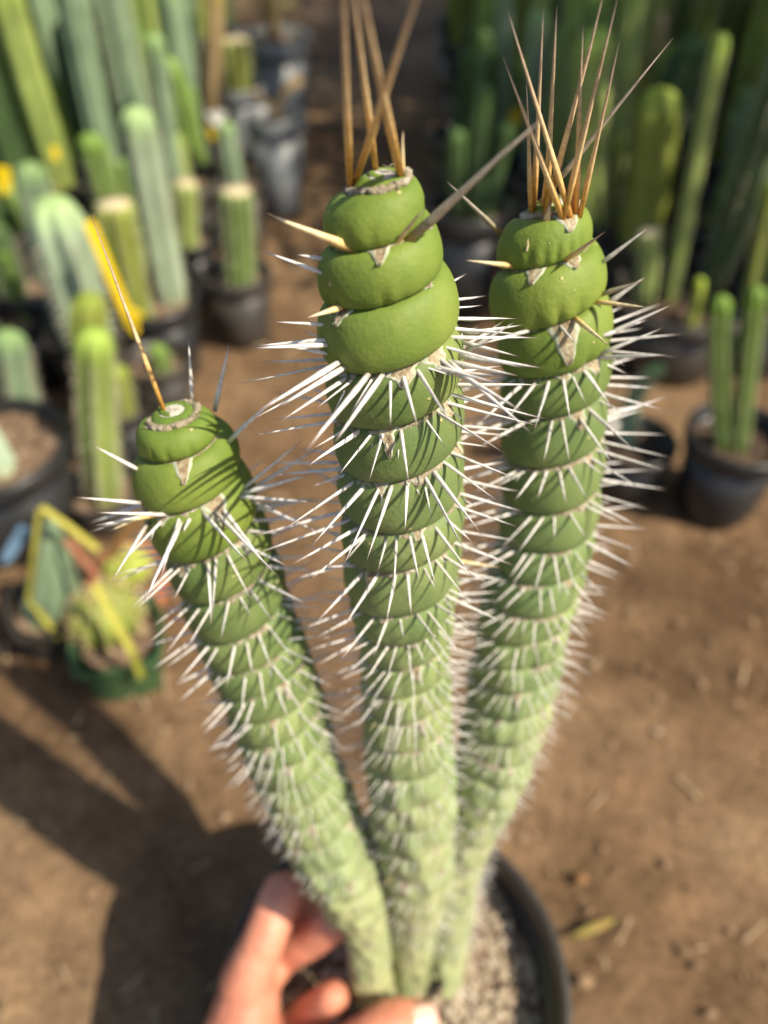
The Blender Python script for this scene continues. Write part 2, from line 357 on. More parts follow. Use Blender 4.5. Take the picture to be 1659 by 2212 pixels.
# unit spines
def unit_spine(bend, n=5, m=6, full=False):
    V = []; Fc = []; al = []
    for i in range(m):
        t = i / (m - 1)
        r = (0.88 + 0.16 * math.sin(min(1, t * 2.0) * math.pi)) * ((1 - t ** 3.4) if full else (1 - t ** 1.9) ** 0.9) if i < m - 1 else 0.03
        off = bend * math.sin(t * math.pi * 0.5) ** 2
        for k in range(n):
            a = 2 * math.pi * k / n
            V.append((r * math.cos(a) + off, r * 0.8 * math.sin(a), t)); al.append(t)
    for i in range(m - 1):
        for k in range(n):
            k2 = (k + 1) % n; Fc.append((i * n + k, i * n + k2, (i + 1) * n + k2, (i + 1) * n + k))
    Fc.append(tuple(range(n))[::-1]); Fc.append(tuple((m - 1) * n + k for k in range(n)))
    return V, Fc, al
SPINES = []
SPINE_ME = {}
for bi, bend in enumerate((0.0, 1.2, -1.3, 2.4)):
    for key, mm in (('w', M_WHITE), ('g', M_GOLD), ('p', M_PALEGOLD), ('y', M_GREY)):
        V, Fc, al = unit_spine(bend * (1 if key == 'w' else .7), 6 if key != 'w' else 5, 8 if key != 'w' else 6, key != 'w')
        me = bpy.data.meshes.new('spine'); me.from_pydata(V, [], Fc)
        me.polygons.foreach_set('use_smooth', [True] * len(me.polygons))
        a = me.attributes.new('along', 'FLOAT', 'POINT'); a.data.foreach_set('value', al)
        me.materials.append(mm); SPINE_ME[(key, bi)] = me
def spine_matrix(p, d, L, rad, roll):
    q = d.to_track_quat('Z', 'Y').to_matrix() @ Matrix.Rotation(roll, 3, 'Z')
    return Matrix.Translation(p) @ q.to_4x4() @ Matrix.Diagonal((rad, rad, L, 1))

class Stem:
    def __init__(s, name, axis_px, seams_px, Y0, z0, k, base_z, seed, nturn_extra, bend_top=0):
        s.name = name; rnd = random.Random(seed); s.seed = seed
        P = []; Rd = []
        for (x, y, hw) in axis_px:
            r = ray(x, y); d = (Y0 + k * (CAMZ - z0)) / (r.y + k * (-r.z))
            P.append(Vector((0, 0, CAMZ)) + r * d); Rd.append(hw * d / F)
        # resample
        n = len(P) - 1; fine = []; rad = []
        for i in range(n * 16 + 1):
            u = i / 16; fine.append(catmull(P, u)); rad.append(catmull(Rd, u))
        s.len = [0.0]
        for i in range(1, len(fine)): s.len.append(s.len[-1] + (fine[i] - fine[i - 1]).length)
        s.P = fine; s.Rd = rad; s.total = s.len[-1]
        # seams: arc length of each front crossing
        s.S = [0.0, 0.0]
        R0 = s.env(0.0)
        s.S = [-0.36 * R0, -0.20 * R0]
        sl = 0.0
        for yy in seams_px:
            while True:
                c = s.pos(sl); e1, e2, T = s.frame(sl)
                q = c - e2 * s.env(sl) * 0.88
                if project(q)[1] >= yy or sl > s.total: break
                sl += 0.0004
            s.S.append(sl)
        step = s.S[-1] - s.S[-2]
        while s.S[-1] < s.total - step: s.S.append(s.S[-1] + step * rnd.uniform(0.9, 1.1))
        s.T = len(s.S) - 1
    def idx(s, l):
        lo, hi = 0, len(s.len) - 1
        if l <= 0: return 0, l / max(1e-9, (s.len[1]))
        if l >= s.total: return hi - 1, 1.0
        while hi - lo > 1:
            m = (lo + hi) // 2
            if s.len[m] <= l: lo = m
            else: hi = m
        return lo, (l - s.len[lo]) / (s.len[lo + 1] - s.len[lo])
    def pos(s, l):
        i, f = s.idx(l); return s.P[i].lerp(s.P[i + 1], f) if f >= 0 else s.P[0] + (s.P[1] - s.P[0]) * f
    def env(s, l):
        i, f = s.idx(l); f = max(0, f); return s.Rd[i] * (1 - f) + s.Rd[i + 1] * f
    def frame(s, l):
        a = s.pos(max(0, l - 0.012)); b = s.pos(min(s.total, max(0, l) + 0.012)); T = (a - b).normalized()
        e1 = (Vector((1, 0, 0)) - T * T.x).normalized(); e2 = T.cross(e1)
        return e1, e2, T
    def seam(s, t):
        """(radius, arc length) of the seam at helix parameter t"""
        t = max(-1, min(s.T - 1e-4, t))
        l = catmull(s.S, t) if t > 0 else s.S[0]
        e = s.env(l)
        l += e * 0.24 * smooth(5, 9, t) * noise.noise(Vector((t * 3.1, s.seed * 3, 2)))
        KT = (0.28, 0.31, 0.41, 0.49, 0.52, 0.57, 0.62, 0.68, 0.71)
        k = (catmull(KT, t * 4) if t > 0 else max(0.02, 0.28 + 0.2 * t)) if t < 2 else 0.71 + 0.04 * smooth(4, 8, t)
        k2 = k + (0.97 - k) * smooth(14, 22, t) if t >= 2 else k
        return e * k2, l
    def prof(s, t, f):
        """point in (r,l) of the rib between seam t and t+1"""
        r0, l0 = s.seam(t); r1, l1 = s.seam(t + 1)
        th = math.pi * f
        q = (1 - math.cos(th)) / 2
        dr, dl = r1 - r0, l1 - l0; L = math.hypot(dr, dl) + 1e-9
        nr, nl = dl / L, -dr / L
        e = s.env((l0 + l1) / 2)
        b = (e - (r0 + r1) / 2) / max(0.72, nr)
        b0 = 0.085 * e
        b = min(b, e * (0.30 + 0.3 * smooth(1.0, 2.2, t)))
        kk = smooth(0.1, 1.1, t); b = b0 * (1 - kk) + b * kk
        sh = math.sin(th) ** 0.78
        # folds in the lower half of the rib
        phi = s.phi(t)
        wr = 0.0
        for (a, wd, am) in s.folds:
            dd = (phi * 1.0 - a)
            wr += am * 1.5 * math.exp(-(dd / (wd * 1.5)) ** 2)
        wv = noise.noise(Vector((math.cos(phi) * 1.5 + s.seed, math.sin(phi) * 1.5, t * 1.3)))
        b *= 1 + (0.10 + 0.35 * smooth(6, 11, t)) * wv
        b *= 1 + 0.30 * smooth(7, 12, t) * noise.noise(Vector((math.cos(phi) * 4, math.sin(phi) * 4, t * 2.1 + s.seed)))
        b *= 1 - min(0.4, wr * 0.75) * smooth(0.42, 0.8, f)
        r = r0 + dr * q + nr * b * sh + e * 0.13 * smooth(12, 17, t) * noise.noise(Vector((math.cos(phi) * 2.6, math.sin(phi) * 2.6, (t + f) * 2.3 + s.seed * 5)))
        l = l0 + dl * q + nl * b * sh + 0.13 * L * math.sin(th) * smooth(0.0, 0.9, f) * smooth(0.6, 2, t)
        return r, l
    def phi(s, t): return -math.pi / 2 - 2 * math.pi * t
    def surf(s, t, f, off=0.0):
        r, l = s.prof(t, f)
        e1, e2, T = s.frame(l); a = s.phi(t)
        return s.pos(l) + (e1 * math.cos(a) + e2 * math.sin(a)) * (r + off) + T * (off * (0.9 - f * 1.2))
    def seam_pt(s, t, dr=0.0, dl=0.0):
        r, l = s.seam(t); e1, e2, T = s.frame(l); a = s.phi(t)
        rad = e1 * math.cos(a) + e2 * math.sin(a)
        return s.pos(l + dl) + rad * (r + dr), rad, T
    def build(s, folds):
        s.folds = folds
        NP, M = 112, 16
        K = int((s.T - 1) * NP)
        V = []; age = []; idx = {}
        for k in range(-NP, K + 1):
            t = k / NP
            for j in range(M):
                idx[(k, j)] = len(V); V.append(s.surf(t, j / M)); age.append(min(1, (t - 1) / 20) if t > 1 else 0)
        for k in range(-NP, K + 1):
            if k + NP <= K: idx[(k, M)] = idx[(k + NP, 0)]
            else:
                idx[(k, M)] = len(V); V.append(s.surf(k / NP, 1.0)); age.append(1)
        Fc = []
        for k in range(-NP, K):
            for j in range(M):
                Fc.append((idx[(k, j)], idx[(k, j + 1)], idx[(k + 1, j + 1)], idx[(k + 1, j)]))
        s.V = V; s.vp = None
        o = mesh_obj('stem', rel(V), Fc, M_STEM, plant, attr={'age': age})
        s.obj = o
        # woolly cap
        c, rad, T = s.pos(s.S[0] * 0.9), None, None
        e1, e2, T = s.frame(0); R0 = s.env(0)
        V = []; Fc = []; n = 28; rings = 8
        r_c = 0.26 * R0
        V.append(c + T * (0.09 * R0))
        for i in range(1, rings + 1):
            q = i / rings
            for k in range(n):
                a = 2 * math.pi * k / n
                rr = r_c * q * 1.36 * (1 + 0.13 * noise.noise(Vector((math.cos(a) * 2, math.sin(a) * 2, s.seed))))
                h = 0.12 * R0 * (1 - q ** 3) + 0.02 * R0 * noise.noise(Vector((math.cos(a) * 3 * q, math.sin(a) * 3 * q, s.seed * 2)))
                if q < 0.3: h -= 0.03 * R0
                V.append(c + (e1 * math.cos(a) + e2 * math.sin(a)) * rr + T * h)
        for k in range(n): Fc.append((0, 1 + k, 1 + (k + 1) % n))
        for i in range(rings - 1):
            for k in range(n):
                a = 1 + i * n + k; b = 1 + i * n + (k + 1) % n; Fc.append((a, a + n, b + n, b))
        mesh_obj('wool_cap', rel(V), Fc, M_CAP, o)
        # wool along the seam
        V = []; Fc = []; pp = []; rr = []
        NS = 90
        for k in range(int(0.5 * NS), int((s.T - 2) * NS)):
            t = k / NS; e = s.env(s.seam(t)[1])
            nz = noise.noise(Vector((t * 7, s.seed, 0))); nz2 = noise.noise(Vector((t * 31, s.seed, 5)))
            if t < 1.6: w = e * (0.088 + 0.07 * nz + 0.06 * nz2)
            elif t < s.thin: w = e * (0.045 + 0.06 * nz + 0.03 * nz2)
            else: w = e * (0.066 + 0.07 * nz + 0.05 * nz2) * (1 - 0.35 * smooth(5, 10, t))
            w *= smooth(0.5, 0.7, t) * (1 - smooth(16, 19, t)); w = max(w, 0.0001)
            up = 1 - smooth(1.3, 2.0, t)
            big = smooth(s.thin - 0.1, s.thin + 0.1, t)
            p, ra, T = s.seam_pt(t, (0.03 + 0.05 * big) * e * (1 - up) + w * 0.3, w * 0.5 + 0.05 * e * big)
            pp.append(p + T * (0.10 * e * up)); rr.append(w)
        tube(V, Fc, pp, rr, 7)
        V = [v + Vector((noise.noise(v * 900), noise.noise(v * 900 + Vector((9, 0, 0))), noise.noise(v * 900 + Vector((0, 9, 0))))) * 0.0007 for v in V]
        mesh_obj('wool', rel(V), Fc, M_WOOL, o)
    def scar(s, t0, w, h, f0=0.04):
        nu, nv = 9, 8; V = []; Fc = []; 
        for j in range(nv + 1):
            b = j / nv
            for i in range(nu + 1):
                a = i / nu * 2 - 1
                ww = w * (1 - b ** 1.3) * (1 + 0.18 * noise.noise(Vector((t0 * 9, b * 3, a)))) + 0.002
                t = t0 + a * ww + 0.012 * noise.noise(Vector((b * 4, t0, 1)))
                f = f0 + b * h
                edge = max(abs(a), b)
                off = 0.00035 + (0.00045 if edge > 0.85 else -0.0001) + 0.0004 * noise.noise(Vector((a * 4, b * 5, t0 * 11)))
                if edge > 0.99: off = -0.0003
                V.append(s.surf(t, f, off))
        for j in range(nv):
            for i in range(nu):
                q = j * (nu + 1) + i; Fc.append((q, q + 1, q + nu + 2, q + nu + 1))
        o = mesh_obj('areole_scar', rel(V), Fc, M_SCAR, s.obj)
        o.data.materials.append(M_SCARRIM)
        for pi, p in enumerate(o.data.polygons):
            i = pi % nu
            if (i <= 1 or i >= nu - 2) : p.material_index = 1
    def add(s, p, d, L, rad, key, bi=None):
        q = project(p); q2 = project(p + d * L)
        px = math.hypot(q2[0] - q[0], q2[1] - q[1])
        vis = -(d.normalized().dot((p - Vector((0, 0, CAMZ))).normalized()))
        back = 1.0
        c = s.pos(0)
        SPINES.append((px * (1.0 if s._front(p) > -0.35 else 0.25), s, p, d.normalized(), L, rad, key, random.randrange(4) if bi is None else bi))
    def _front(s, p):
        # >0 when on the camera side of the axis
        best = min(s.P[::8], key=lambda q: (q - p).length)
        v = p - best; tc = Vector((0, 0, CAMZ)) - best
        v.normalize(); tc.normalize(); return v.dot(tc)
    def auto_spines(s, t_start, per, Lf, seed, ymax):
        rnd = random.Random(seed); t = t_start; alt = 0
        while t < s.T - 2:
            ts = t + rnd.gauss(0, 0.12 / per)
            e = s.env(s.seam(ts)[1])
            p, ra, T = s.seam_pt(ts, 0.01 * e, 0.07 * e)
            if project(p)[1] > ymax: break
            tan = ra.cross(T)
            n1 = noise.noise(Vector((ts * 5, seed, 0))); n2 = noise.noise(Vector((ts * 3.3, seed, 8))); n3 = noise.noise(Vector((ts * 4.1, seed, 15)))
            droop = 0.12 + 0.22 * n1 + rnd.gauss(0, 0.06)
            L = Lf(t) * (0.92 + 0.45 * n3) * rnd.uniform(0.88, 1.14)
            if alt % 5 == 3: L *= rnd.uniform(0.5, 0.75)
            if rnd.random() < 0.06: droop -= 0.4
            side = 0.06 + 0.30 * n2 + rnd.gauss(0, 0.07)
            d = (ra - T * droop + tan * side).normalized()
            key = 'w' if rnd.random() < 0.993 else 'p'
            low = smooth(8, 13, t); rad = (0.00025 + 0.0145 * L) * rnd.uniform(0.85, 1.15) * (1 - 0.36 * low)
            s.add(p, d, L, rad, key)
            if rnd.random() < 0.20:
                d2 = (ra - T * rnd.gauss(0.6, 0.2) + tan * rnd.gauss(0, 0.4)).normalized()
                s.add(p, d2, L * rnd.uniform(.3, .5), rad * 0.7, 'w')
            alt += 1; t += 1.0 / (per * (1 + 0.7 * low)) * rnd.uniform(0.75, 1.25)
    def px_spine(s, pts, d0, d1, w, key, bi=0):
        """explicit spine from image base to tip with camera depths (m); w: half width in m"""
        if s.vp is None: s.vp = [project(v) for v in s.V]
        x0, y0 = pts[0]; best = None
        for (x, y, d) in s.vp:
            if abs(x - x0) < 7 and abs(y - y0) < 7 and abs(d - d0) < 0.04 and (best is None or d < best): best = d
        if best is not None: sh = best + 0.0025 - d0; d0 += sh; d1 += sh
        w *= 0.74 if key == 'w' else 0.88
        a = at_d(*pts[0], d0); b = at_d(*pts[-1], d1)
        s.add(a, (b - a), (b - a).length, w, key, bi)

left = Stem('left', [(386, 918, 95), (396, 945, 104), (414, 1040, 126), (452, 1140, 122), (492, 1240, 117), (523, 1330, 114), (556, 1410, 111), (582, 1480, 108), (602, 1545, 104), (628, 1625, 98), (662, 1705, 92), (699, 1790, 88), (735, 1868, 84), (765, 1932, 72), (788, 1982, 50), (796, 2040, 46), (800, 2110, 47), (803, 2175, 52)],
            [1005, 1110, 1212, 1300, 1385, 1450, 1510, 1560, 1610, 1655, 1700, 1745, 1790, 1835, 1880, 1920], 0.1105, 0.12, 0.145, 0.1, 3, 0)
center = Stem('center', [(822, 420, 108), (818, 458, 120), (828, 585, 143), (840, 700, 158), (852, 845, 148), (862, 960, 141), (868, 1080, 138), (868, 1190, 130), (868, 1280, 118), (872, 1355, 104), (876, 1430, 98), (880, 1520, 97), (884, 1620, 95), (890, 1700, 92), (894, 1800, 84), (902, 1890, 74), (896, 1980, 56), (890, 2070, 51), (886, 2150, 54)],
              [543, 665, 803, 920, 1040, 1148, 1235, 1330, 1390, 1445, 1505, 1565, 1625, 1685, 1740, 1795, 1850, 1900], 0.121, 0.12, 0.083, 0.1, 5, 0)
right = Stem('right', [(1191, 476, 98), (1186, 514, 107), (1183, 620, 128), (1198, 740, 122), (1198, 850, 114), (1195, 950, 112), (1190, 1060, 108), (1178, 1150, 104), (1160, 1230, 103), (1140, 1300, 101), (1124, 1370, 97), (1112, 1450, 94), (1094, 1540, 90), (1068, 1650, 80), (1036, 1745, 60), (1010, 1825, 46), (990, 1890, 45), (976, 1980, 45), (960, 2060, 47), (946, 2125, 52)],
             [577, 700, 805, 897, 1005, 1105, 1190, 1265, 1335, 1390, 1445, 1500, 1555, 1605, 1650, 1695, 1740, 1785], 0.117, 0.12, 0.20, 0.1, 8, 0)
left.thin = 2.95; center.thin = 3.95; right.thin = 3.7
TAU = 2 * math.pi
def ph(t): return -math.pi / 2 - TAU * t
left.build([(ph(1 + 0.02 + i), 0.05, 0.22) for i in (0.0, 0.06)] + [(ph(1.12), 0.06, 0.2), (ph(1 - 0.07), 0.05, 0.2), (ph(1.2), 0.06, 0.15), (ph(2.15), 0.1, 0.15)])
center.build([(ph(2.17), 0.06, 0.35), (ph(2.0), 0.05, 0.18), (ph(2.13), 0.05, 0.2), (ph(1.1), 0.08, 0.12), (ph(1.95), 0.07, 0.12), (ph(1.02), 0.06, 0.12), (ph(3.1), 0.1, 0.1)])
right.build([(ph(1.0), 0.04, 0.28), (ph(0.955), 0.04, 0.25), (ph(0.91), 0.05, 0.25), (ph(1.04), 0.05, 0.2), (ph(1.09), 0.05, 0.18), (ph(2.0), 0.05, 0.3), (ph(1.94), 0.06, 0.2), (ph(2.93), 0.06, 0.25), (ph(2.06), 0.08, 0.15)])
# dry areole scars: (helix position of the upper seam, half width in turns, height in rib)
for a in ((1.97, 0.042, 0.38), (2.90, 0.05, 0.42), (3.07, 0.04, 0.22), (3.86, 0.04, 0.35), (4.07, 0.045, 0.28), (1.16, 0.03, 0.10), (0.80, 0.03, 0.10)): left.scar(*a)
for a in ((2.0, 0.038, 0.28), (1.80, 0.035, 0.18), (3.12, 0.032, 0.26), (2.86, 0.03, 0.10), (3.97, 0.055, 0.30), (3.88, 0.05, 0.3), (5.02, 0.03, 0.42), (5.8, 0.04, 0.3), (6.05, 0.03, 0.25), (6.96, 0.03, 0.25), (4.85, 0.04, 0.3)): center.scar(*a)
for a in ((0.955, 0.085, 0.42), (2.07, 0.04, 0.26), (1.94, 0.045, 0.20), (2.85, 0.02, 0.14), (2.99, 0.055, 0.62), (3.9, 0.05, 0.3), (4.0, 0.035, 0.25), (4.95, 0.04, 0.35), (5.9, 0.03, 0.3)): right.scar(*a)
rs = random.Random(4)
for st in (left, center, right):
    t = 7.2
    while t < st.T - 5:
        st.scar(t, 0.03, rs.uniform(0.2, 0.42)); t += rs.uniform(0.17, 0.45)

# explicit spines -----------------------------------------------------------
L_, C_, R_ = left, center, right
for pts, d0, d1, w, k, b in [
    (((355, 888), (195, 462)), .212, .185, .00105, 'g', 1),
    (((415, 868), (407, 728)), .232, .222, .00105, 'w', 0), (((464, 888), (492, 735)), .228, .219, .00115, 'w', 2),
    (((490, 958), (602, 842)), .208, .185, .0011, 'w', 1), (((520, 1060), (655, 950)), .215, .20, .0010, 'w', 0),
    (((536, 1062), (700, 960)), .225, .215, .0010, 'w', 0), (((515, 1068), (680, 1022)), .208, .197, .0010, 'w', 0),
    (((508, 1072), (685, 1085)), .20, .190, .0010, 'w', 0), (((540, 1080), (690, 1160)), .21, .195, .0010, 'w', 1),
    (((306, 1087), (163, 1074)), .215, .205, .00105, 'w', 0), (((365, 1112), (207, 1107)), .203, .188, .00105, 'w', 0),
    (((335, 1113), (215, 1140)), .215, .21, .0009, 'p', 0), (((322, 1125), (240, 1258)), .207, .178, .00105, 'w', 0),
    (((395, 1118), (318, 1310)), .198, .168, .00115, 'w', 1), (((432, 1100), (538, 1212)), .196, .176, .001, 'w', 1),
    (((455, 1095), (600, 1240)), .195, .170, .00105, 'w', 2), (((470, 1085), (570, 1215)), .196, .18, .0010, 'w', 0),
    (((412, 1112), (410, 1150)), .198, .19, .0009, 'w', 3), (((300, 1015), (199, 961)), .235, .23, .0009, 'w', 0),
    ]:
    L_.px_spine(pts, d0, d1, w, k, b)
for pts, d0, d1, w, k, b in [
    (((757, 404), (726, -260)), .172, .108, .00115, 'g', 2), (((768, 392), (990, -240)), .178, .112, .00105, 'g', 1),
    (((866, 384), (728, -260)), .172, .106, .0012, 'g', 0), (((812, 372), (738, -200)), .192, .135, .0010, 'g', 0),
    (((866, 380), (879, 286)), .176, .168, .0008, 'p', 1), (((768, 541), (584, 448)), .158, .150, .0013, 'p', 2),
    (((744, 662), (661, 687)), .163, .160, .0009, 'p', 0), (((868, 532), (1185, 268)), .152, .128, .00125, 'y', 1),
    (((845, 535), (935, 455)), .153, .143, .0007, 'g', 3),
    (((700, 592), (562, 540)), .178, .178, .0009, 'w', 0), (((700, 560), (640, 550)), .19, .19, .0007, 'w', 0),
    (((705, 702), (588, 695)), .185, .185, .0008, 'w', 0), (((712, 745), (545, 752)), .18, .178, .0009, 'w', 0),
    (((712, 735), (545, 748)), .186, .19, .0009, 'w', 0), (((715, 765), (600, 745)), .19, .19, .0008, 'w', 0),
    (((740, 778), (555, 890)), .163, .148, .00105, 'w', 0), (((750, 790), (600, 880)), .160, .148, .0010, 'w', 0),
    (((830, 805), (720, 960)), .153, .135, .0011, 'w', 0), (((800, 803), (665, 985)), .155, .135, .0010, 'w', 1),
    (((985, 768), (1170, 795)), .165, .155, .0011, 'w', 0), (((965, 780), (1120, 812)), .160, .149, .0010, 'w', 0),
    (((930, 790), (1085, 830)), .157, .144, .0010, 'w', 1), (((945, 780), (1130, 890)), .158, .140, .0011, 'w', 0),
    (((960, 772), (1140, 940)), .160, .142, .0010, 'w', 2), (((1000, 722), (1130, 702)), .18, .176, .0009, 'w', 0),
    (((995, 738), (1120, 770)), .178, .17, .0009, 'w', 0), (((1000, 690), (1070, 688)), .188, .188, .0008, 'w', 0),
    (((1000, 765), (1110, 690)), .176, .168, .0009, 'w', 1), (((920, 795), (1075, 812)), .156, .147, .0009, 'w', 0)]:
    C_.px_spine(pts, d0, d1, w, k, b)
for pts, d0, d1, w, k, b in [
    (((1222, 490), (1086, 122)), .184, .150, .00115, 'g', 0), (((1148, 468), (1134, 170)), .193, .165, .0010, 'g', 2),
    (((1238, 486), (1100, 12)), .188, .146, .00115, 'g', 1), (((1153, 462), (1174, 18)), .205, .166, .0010, 'g', 0),
    (((1180, 462), (1203, 12)), .212, .172, .0010, 'g', 0), (((1176, 475), (1296, -30)), .192, .150, .0011, 'g', 2),
    (((1243, 476), (1272, 52)), .205, .168, .0010, 'g', 1), (((1212, 492), (1341, -10)), .184, .142, .00115, 'g', 1),
    (((1250, 480), (1339, 78)), .198, .162, .00105, 'g', 2), (((1165, 440), (1460, 86)), .205, .175, .0010, 'y', 1),
    (((1172, 462), (1184, 325)), .20, .19, .0009, 'g', 0), (((1178, 490), (1190, 430)), .186, .180, .0012, 'g', 0),
    (((1232, 468), (1246, 360)), .205, .195, .0009, 'g', 0),
    (((1113, 576), (1004, 562)), .186, .182, .0010, 'p', 0), (((1134, 578), (1138, 518)), .182, .174, .0009, 'p', 1),
    (((1212, 568), (1308, 500)), .181, .165, .0009, 'g', 0), (((1298, 636), (1390, 606)), .20, .192, .0010, 'y', 0),
    (((1282, 652), (1398, 664)), .190, .180, .0010, 'p', 0), (((1238, 684), (1318, 748)), .186, .170, .0009, 'p', 0),
    (((1206, 700), (1248, 745)), .184, .175, .0008, 'w', 1), (((1296, 570), (1400, 492)), .21, .20, .0010, 'w', 0),
    (((1306, 660), (1394, 598)), .213, .205, .0011, 'w', 0), (((1300, 728), (1452, 658)), .205, .195, .0011, 'w', 0),
    (((1296, 765), (1430, 705)), .203, .195, .0010, 'w', 1), (((1080, 502), (963, 390)), .22, .21, .0009, 'y', 0),
    (((1290, 730), (1400, 690)), .212, .21, .0009, 'w', 0), (((1150, 712), (1040, 745)), .185, .175, .0009, 'w', 1)]:
    R_.px_spine(pts, d0, d1, w, k, b)
left.auto_spines(3.02, 23, lambda t: 0.0225 * (1 - 0.30 * smooth(3, 9, t)) * (1 - 0.5 * smooth(10, 18, t)), 11, 1950)
center.auto_spines(3.55, 23, lambda t: 0.0235 * (1 - 0.32 * smooth(6, 11, t)) * (1 - 0.5 * smooth(12, 19, t)), 12, 2040)
right.auto_spines(3.6, 23, lambda t: 0.0235 * (1 - 0.32 * smooth(5, 11, t)) * (1 - 0.5 * smooth(11, 19, t)), 13, 2040)
SPINES.sort(key=lambda q: -q[0])
rest = {}
for i, (px, st, p, d, L, rad, key, bi) in enumerate(SPINES):
    Mx = spine_matrix(p - BASEPOT, d, L, rad, random.random() * 6.28)
    if i < 300:
        o = bpy.data.objects.new('spine', SPINE_ME[(key, bi)]); C.objects.link(o)
        o.parent = st.obj; o.matrix_local = Mx
    else: rest.setdefault((st, key), []).append((Mx, bi))
for (st, key), lst in rest.items():
    V = []; Fc = []; al = []
    for Mx, bi in lst:
        v, f, a = unit_spine((0.0, 1.2, -1.3, 2.4)[bi], 5, 5)
        b = len(V); V += [Mx @ Vector(q) for q in v]; Fc += [tuple(b + i for i in ff) for ff in f]; al += a
    mesh_obj('small_spines', V, Fc, {'w': M_WHITE, 'g': M_GOLD, 'p': M_PALEGOLD, 'y': M_GREY}[key], st.obj, attr={'along': al}, kind='stuff')

# ------------------------------------------------------------------ hand
def skin_mat():
    m, nt, b = mat('skin'); L = nt.links
    tc = nt.nodes.new('ShaderNodeTexCoord')
    n = N(nt, 'ShaderNodeTexNoise', Scale=45.0, Detail=6.0); L.new(tc.outputs['Object'], n.inputs['Vector'])
    r = ramp(nt, [(0.3, (0.46, 0.165, 0.10)), (0.7, (0.68, 0.29, 0.185))]); L.new(n.outputs['Fac'], r.inputs['Fac'])
    L.new(r.outputs['Color'], b.inputs['Base Color']); b.inputs['Roughness'].default_value = 0.5
    b.inputs['Subsurface Weight'].default_value = 0.2; b.inputs['Subsurface Radius'].default_value = (1.0, 0.35, 0.2); b.inputs['Subsurface Scale'].default_value = 0.004
    n2 = N(nt, 'ShaderNodeTexNoise', Scale=350.0, Detail=5.0); L.new(tc.outputs['Object'], n2.inputs['Vector'])
    bp = N(nt, 'ShaderNodeBump', Strength=0.5, Distance=0.0010); L.new(n2.outputs['Fac'], bp.inputs['Height'])
    n3 = N(nt, 'ShaderNodeTexVoronoi', Scale=190.0); L.new(tc.outputs['Object'], n3.inputs['Vector'])
    bp2 = N(nt, 'ShaderNodeBump', Strength=0.4, Distance=0.0008); L.new(n3.outputs['Distance'], bp2.inputs['Height']); L.new(bp.outputs['Normal'], bp2.inputs['Normal']); L.new(bp2.outputs['Normal'], b.inputs['Normal'])
    return m
M_SKIN = skin_mat()
M_NAIL, nt_, b_ = mat('nail'); b_.inputs['Base Color'].default_value = (0.74, 0.47, 0.38, 1); b_.inputs['Roughness'].default_value = 0.3
HV = []; HF = []
def capsule(chain):
    """chain: [(point, radius)]; a densified tube with round ends"""
    pts = []; rads = []
    for i in range(len(chain) - 1):
        (a, ra), (b, rb) = chain[i], chain[i + 1]
        for k in range(6):
            f = k / 6; pts.append(a.lerp(b, f)); rads.append(ra + (rb - ra) * f)
    pts.append(chain[-1][0]); rads.append(chain[-1][1])
    def end(p, d, r):
        return [(p + d * (r * math.sin(t)), r * math.cos(t)) for t in (0.45, 0.85, 1.2, 1.45)]
    d0 = (pts[0] - pts[1]).normalized(); d1 = (pts[-1] - pts[-2]).normalized()
    pre = end(pts[0], d0, rads[0])[::-1]; post = end(pts[-1], d1, rads[-1])
    pts = [q[0] for q in pre] + pts + [q[0] for q in post]; rads = [q[1] for q in pre] + rads + [q[1] for q in post]
    tube(HV, HF, pts, rads, 14)
def A(x, y, d): return at_d(x, y, d + 0.008)
knI = A(530, 2125, .378); knM = A(548, 2235, .384); knR = A(565, 2330, .390); knP = A(585, 2420, .396); wrist = A(440, 2800, .375)
capsule([(wrist, .027), (A(470, 2440, .375), .026), (knI.lerp(knM, .3), .0160)])
capsule([(wrist, .027), (A(495, 2460, .376), .026), (knM, .0155)])
capsule([(wrist, .027), (A(520, 2480, .378), .024), (knR, .0150)])
capsule([(wrist, .025), (A(545, 2500, .380), .022), (knP, .0132)])
capsule([(knI, .0135), (A(568, 2035, .375), .0112), (A(610, 1925, .384), .0106), (A(642, 1942, .400), .0092), (A(668, 1990, .410), .0082)])
capsule([(knM, .0132), (A(560, 2120, .388), .0110), (A(606, 2064, .402), .0102), (A(676, 2024, .388), .0098), (A(726, 1990, .374), .0094)])
capsule([(knR, .0125), (A(600, 2245, .395), .0106), (A(640, 2205, .405), .0096), (A(684, 2180, .392), .0092), (A(718, 2156, .380), .0088)])
capsule([(knP, .011), (A(640, 2330, .405), .0092), (A(690, 2290, .405), .0084), (A(735, 2265, .400), .0074)])
capsule([(A(490, 2600, .372), .022), (A(590, 2445, .362), .0182), (A(690, 2330, .358), .0144), (A(785, 2262, .357), .0130), (A(845, 2222, .362), .0134), (A(890, 2212, .367), .0116)])
capsule([(wrist, .027), (wrist + Vector((-.02, -.12, .01)), .030), (wrist + Vector((-.05, -.30, .04)), .036)])
hand = mesh_obj('person', HV, HF, M_SKIN)
tag(hand, 'bare hand at lower left, thumb and fingers round the base of the spiral cactus', 'person')
rm = hand.modifiers.new('remesh', 'REMESH'); rm.mode = 'VOXEL'; rm.voxel_size = 0.0013; rm.use_smooth_shade = True
sm = hand.modifiers.new('smooth', 'SMOOTH'); sm.factor = 0.6; sm.iterations = 9
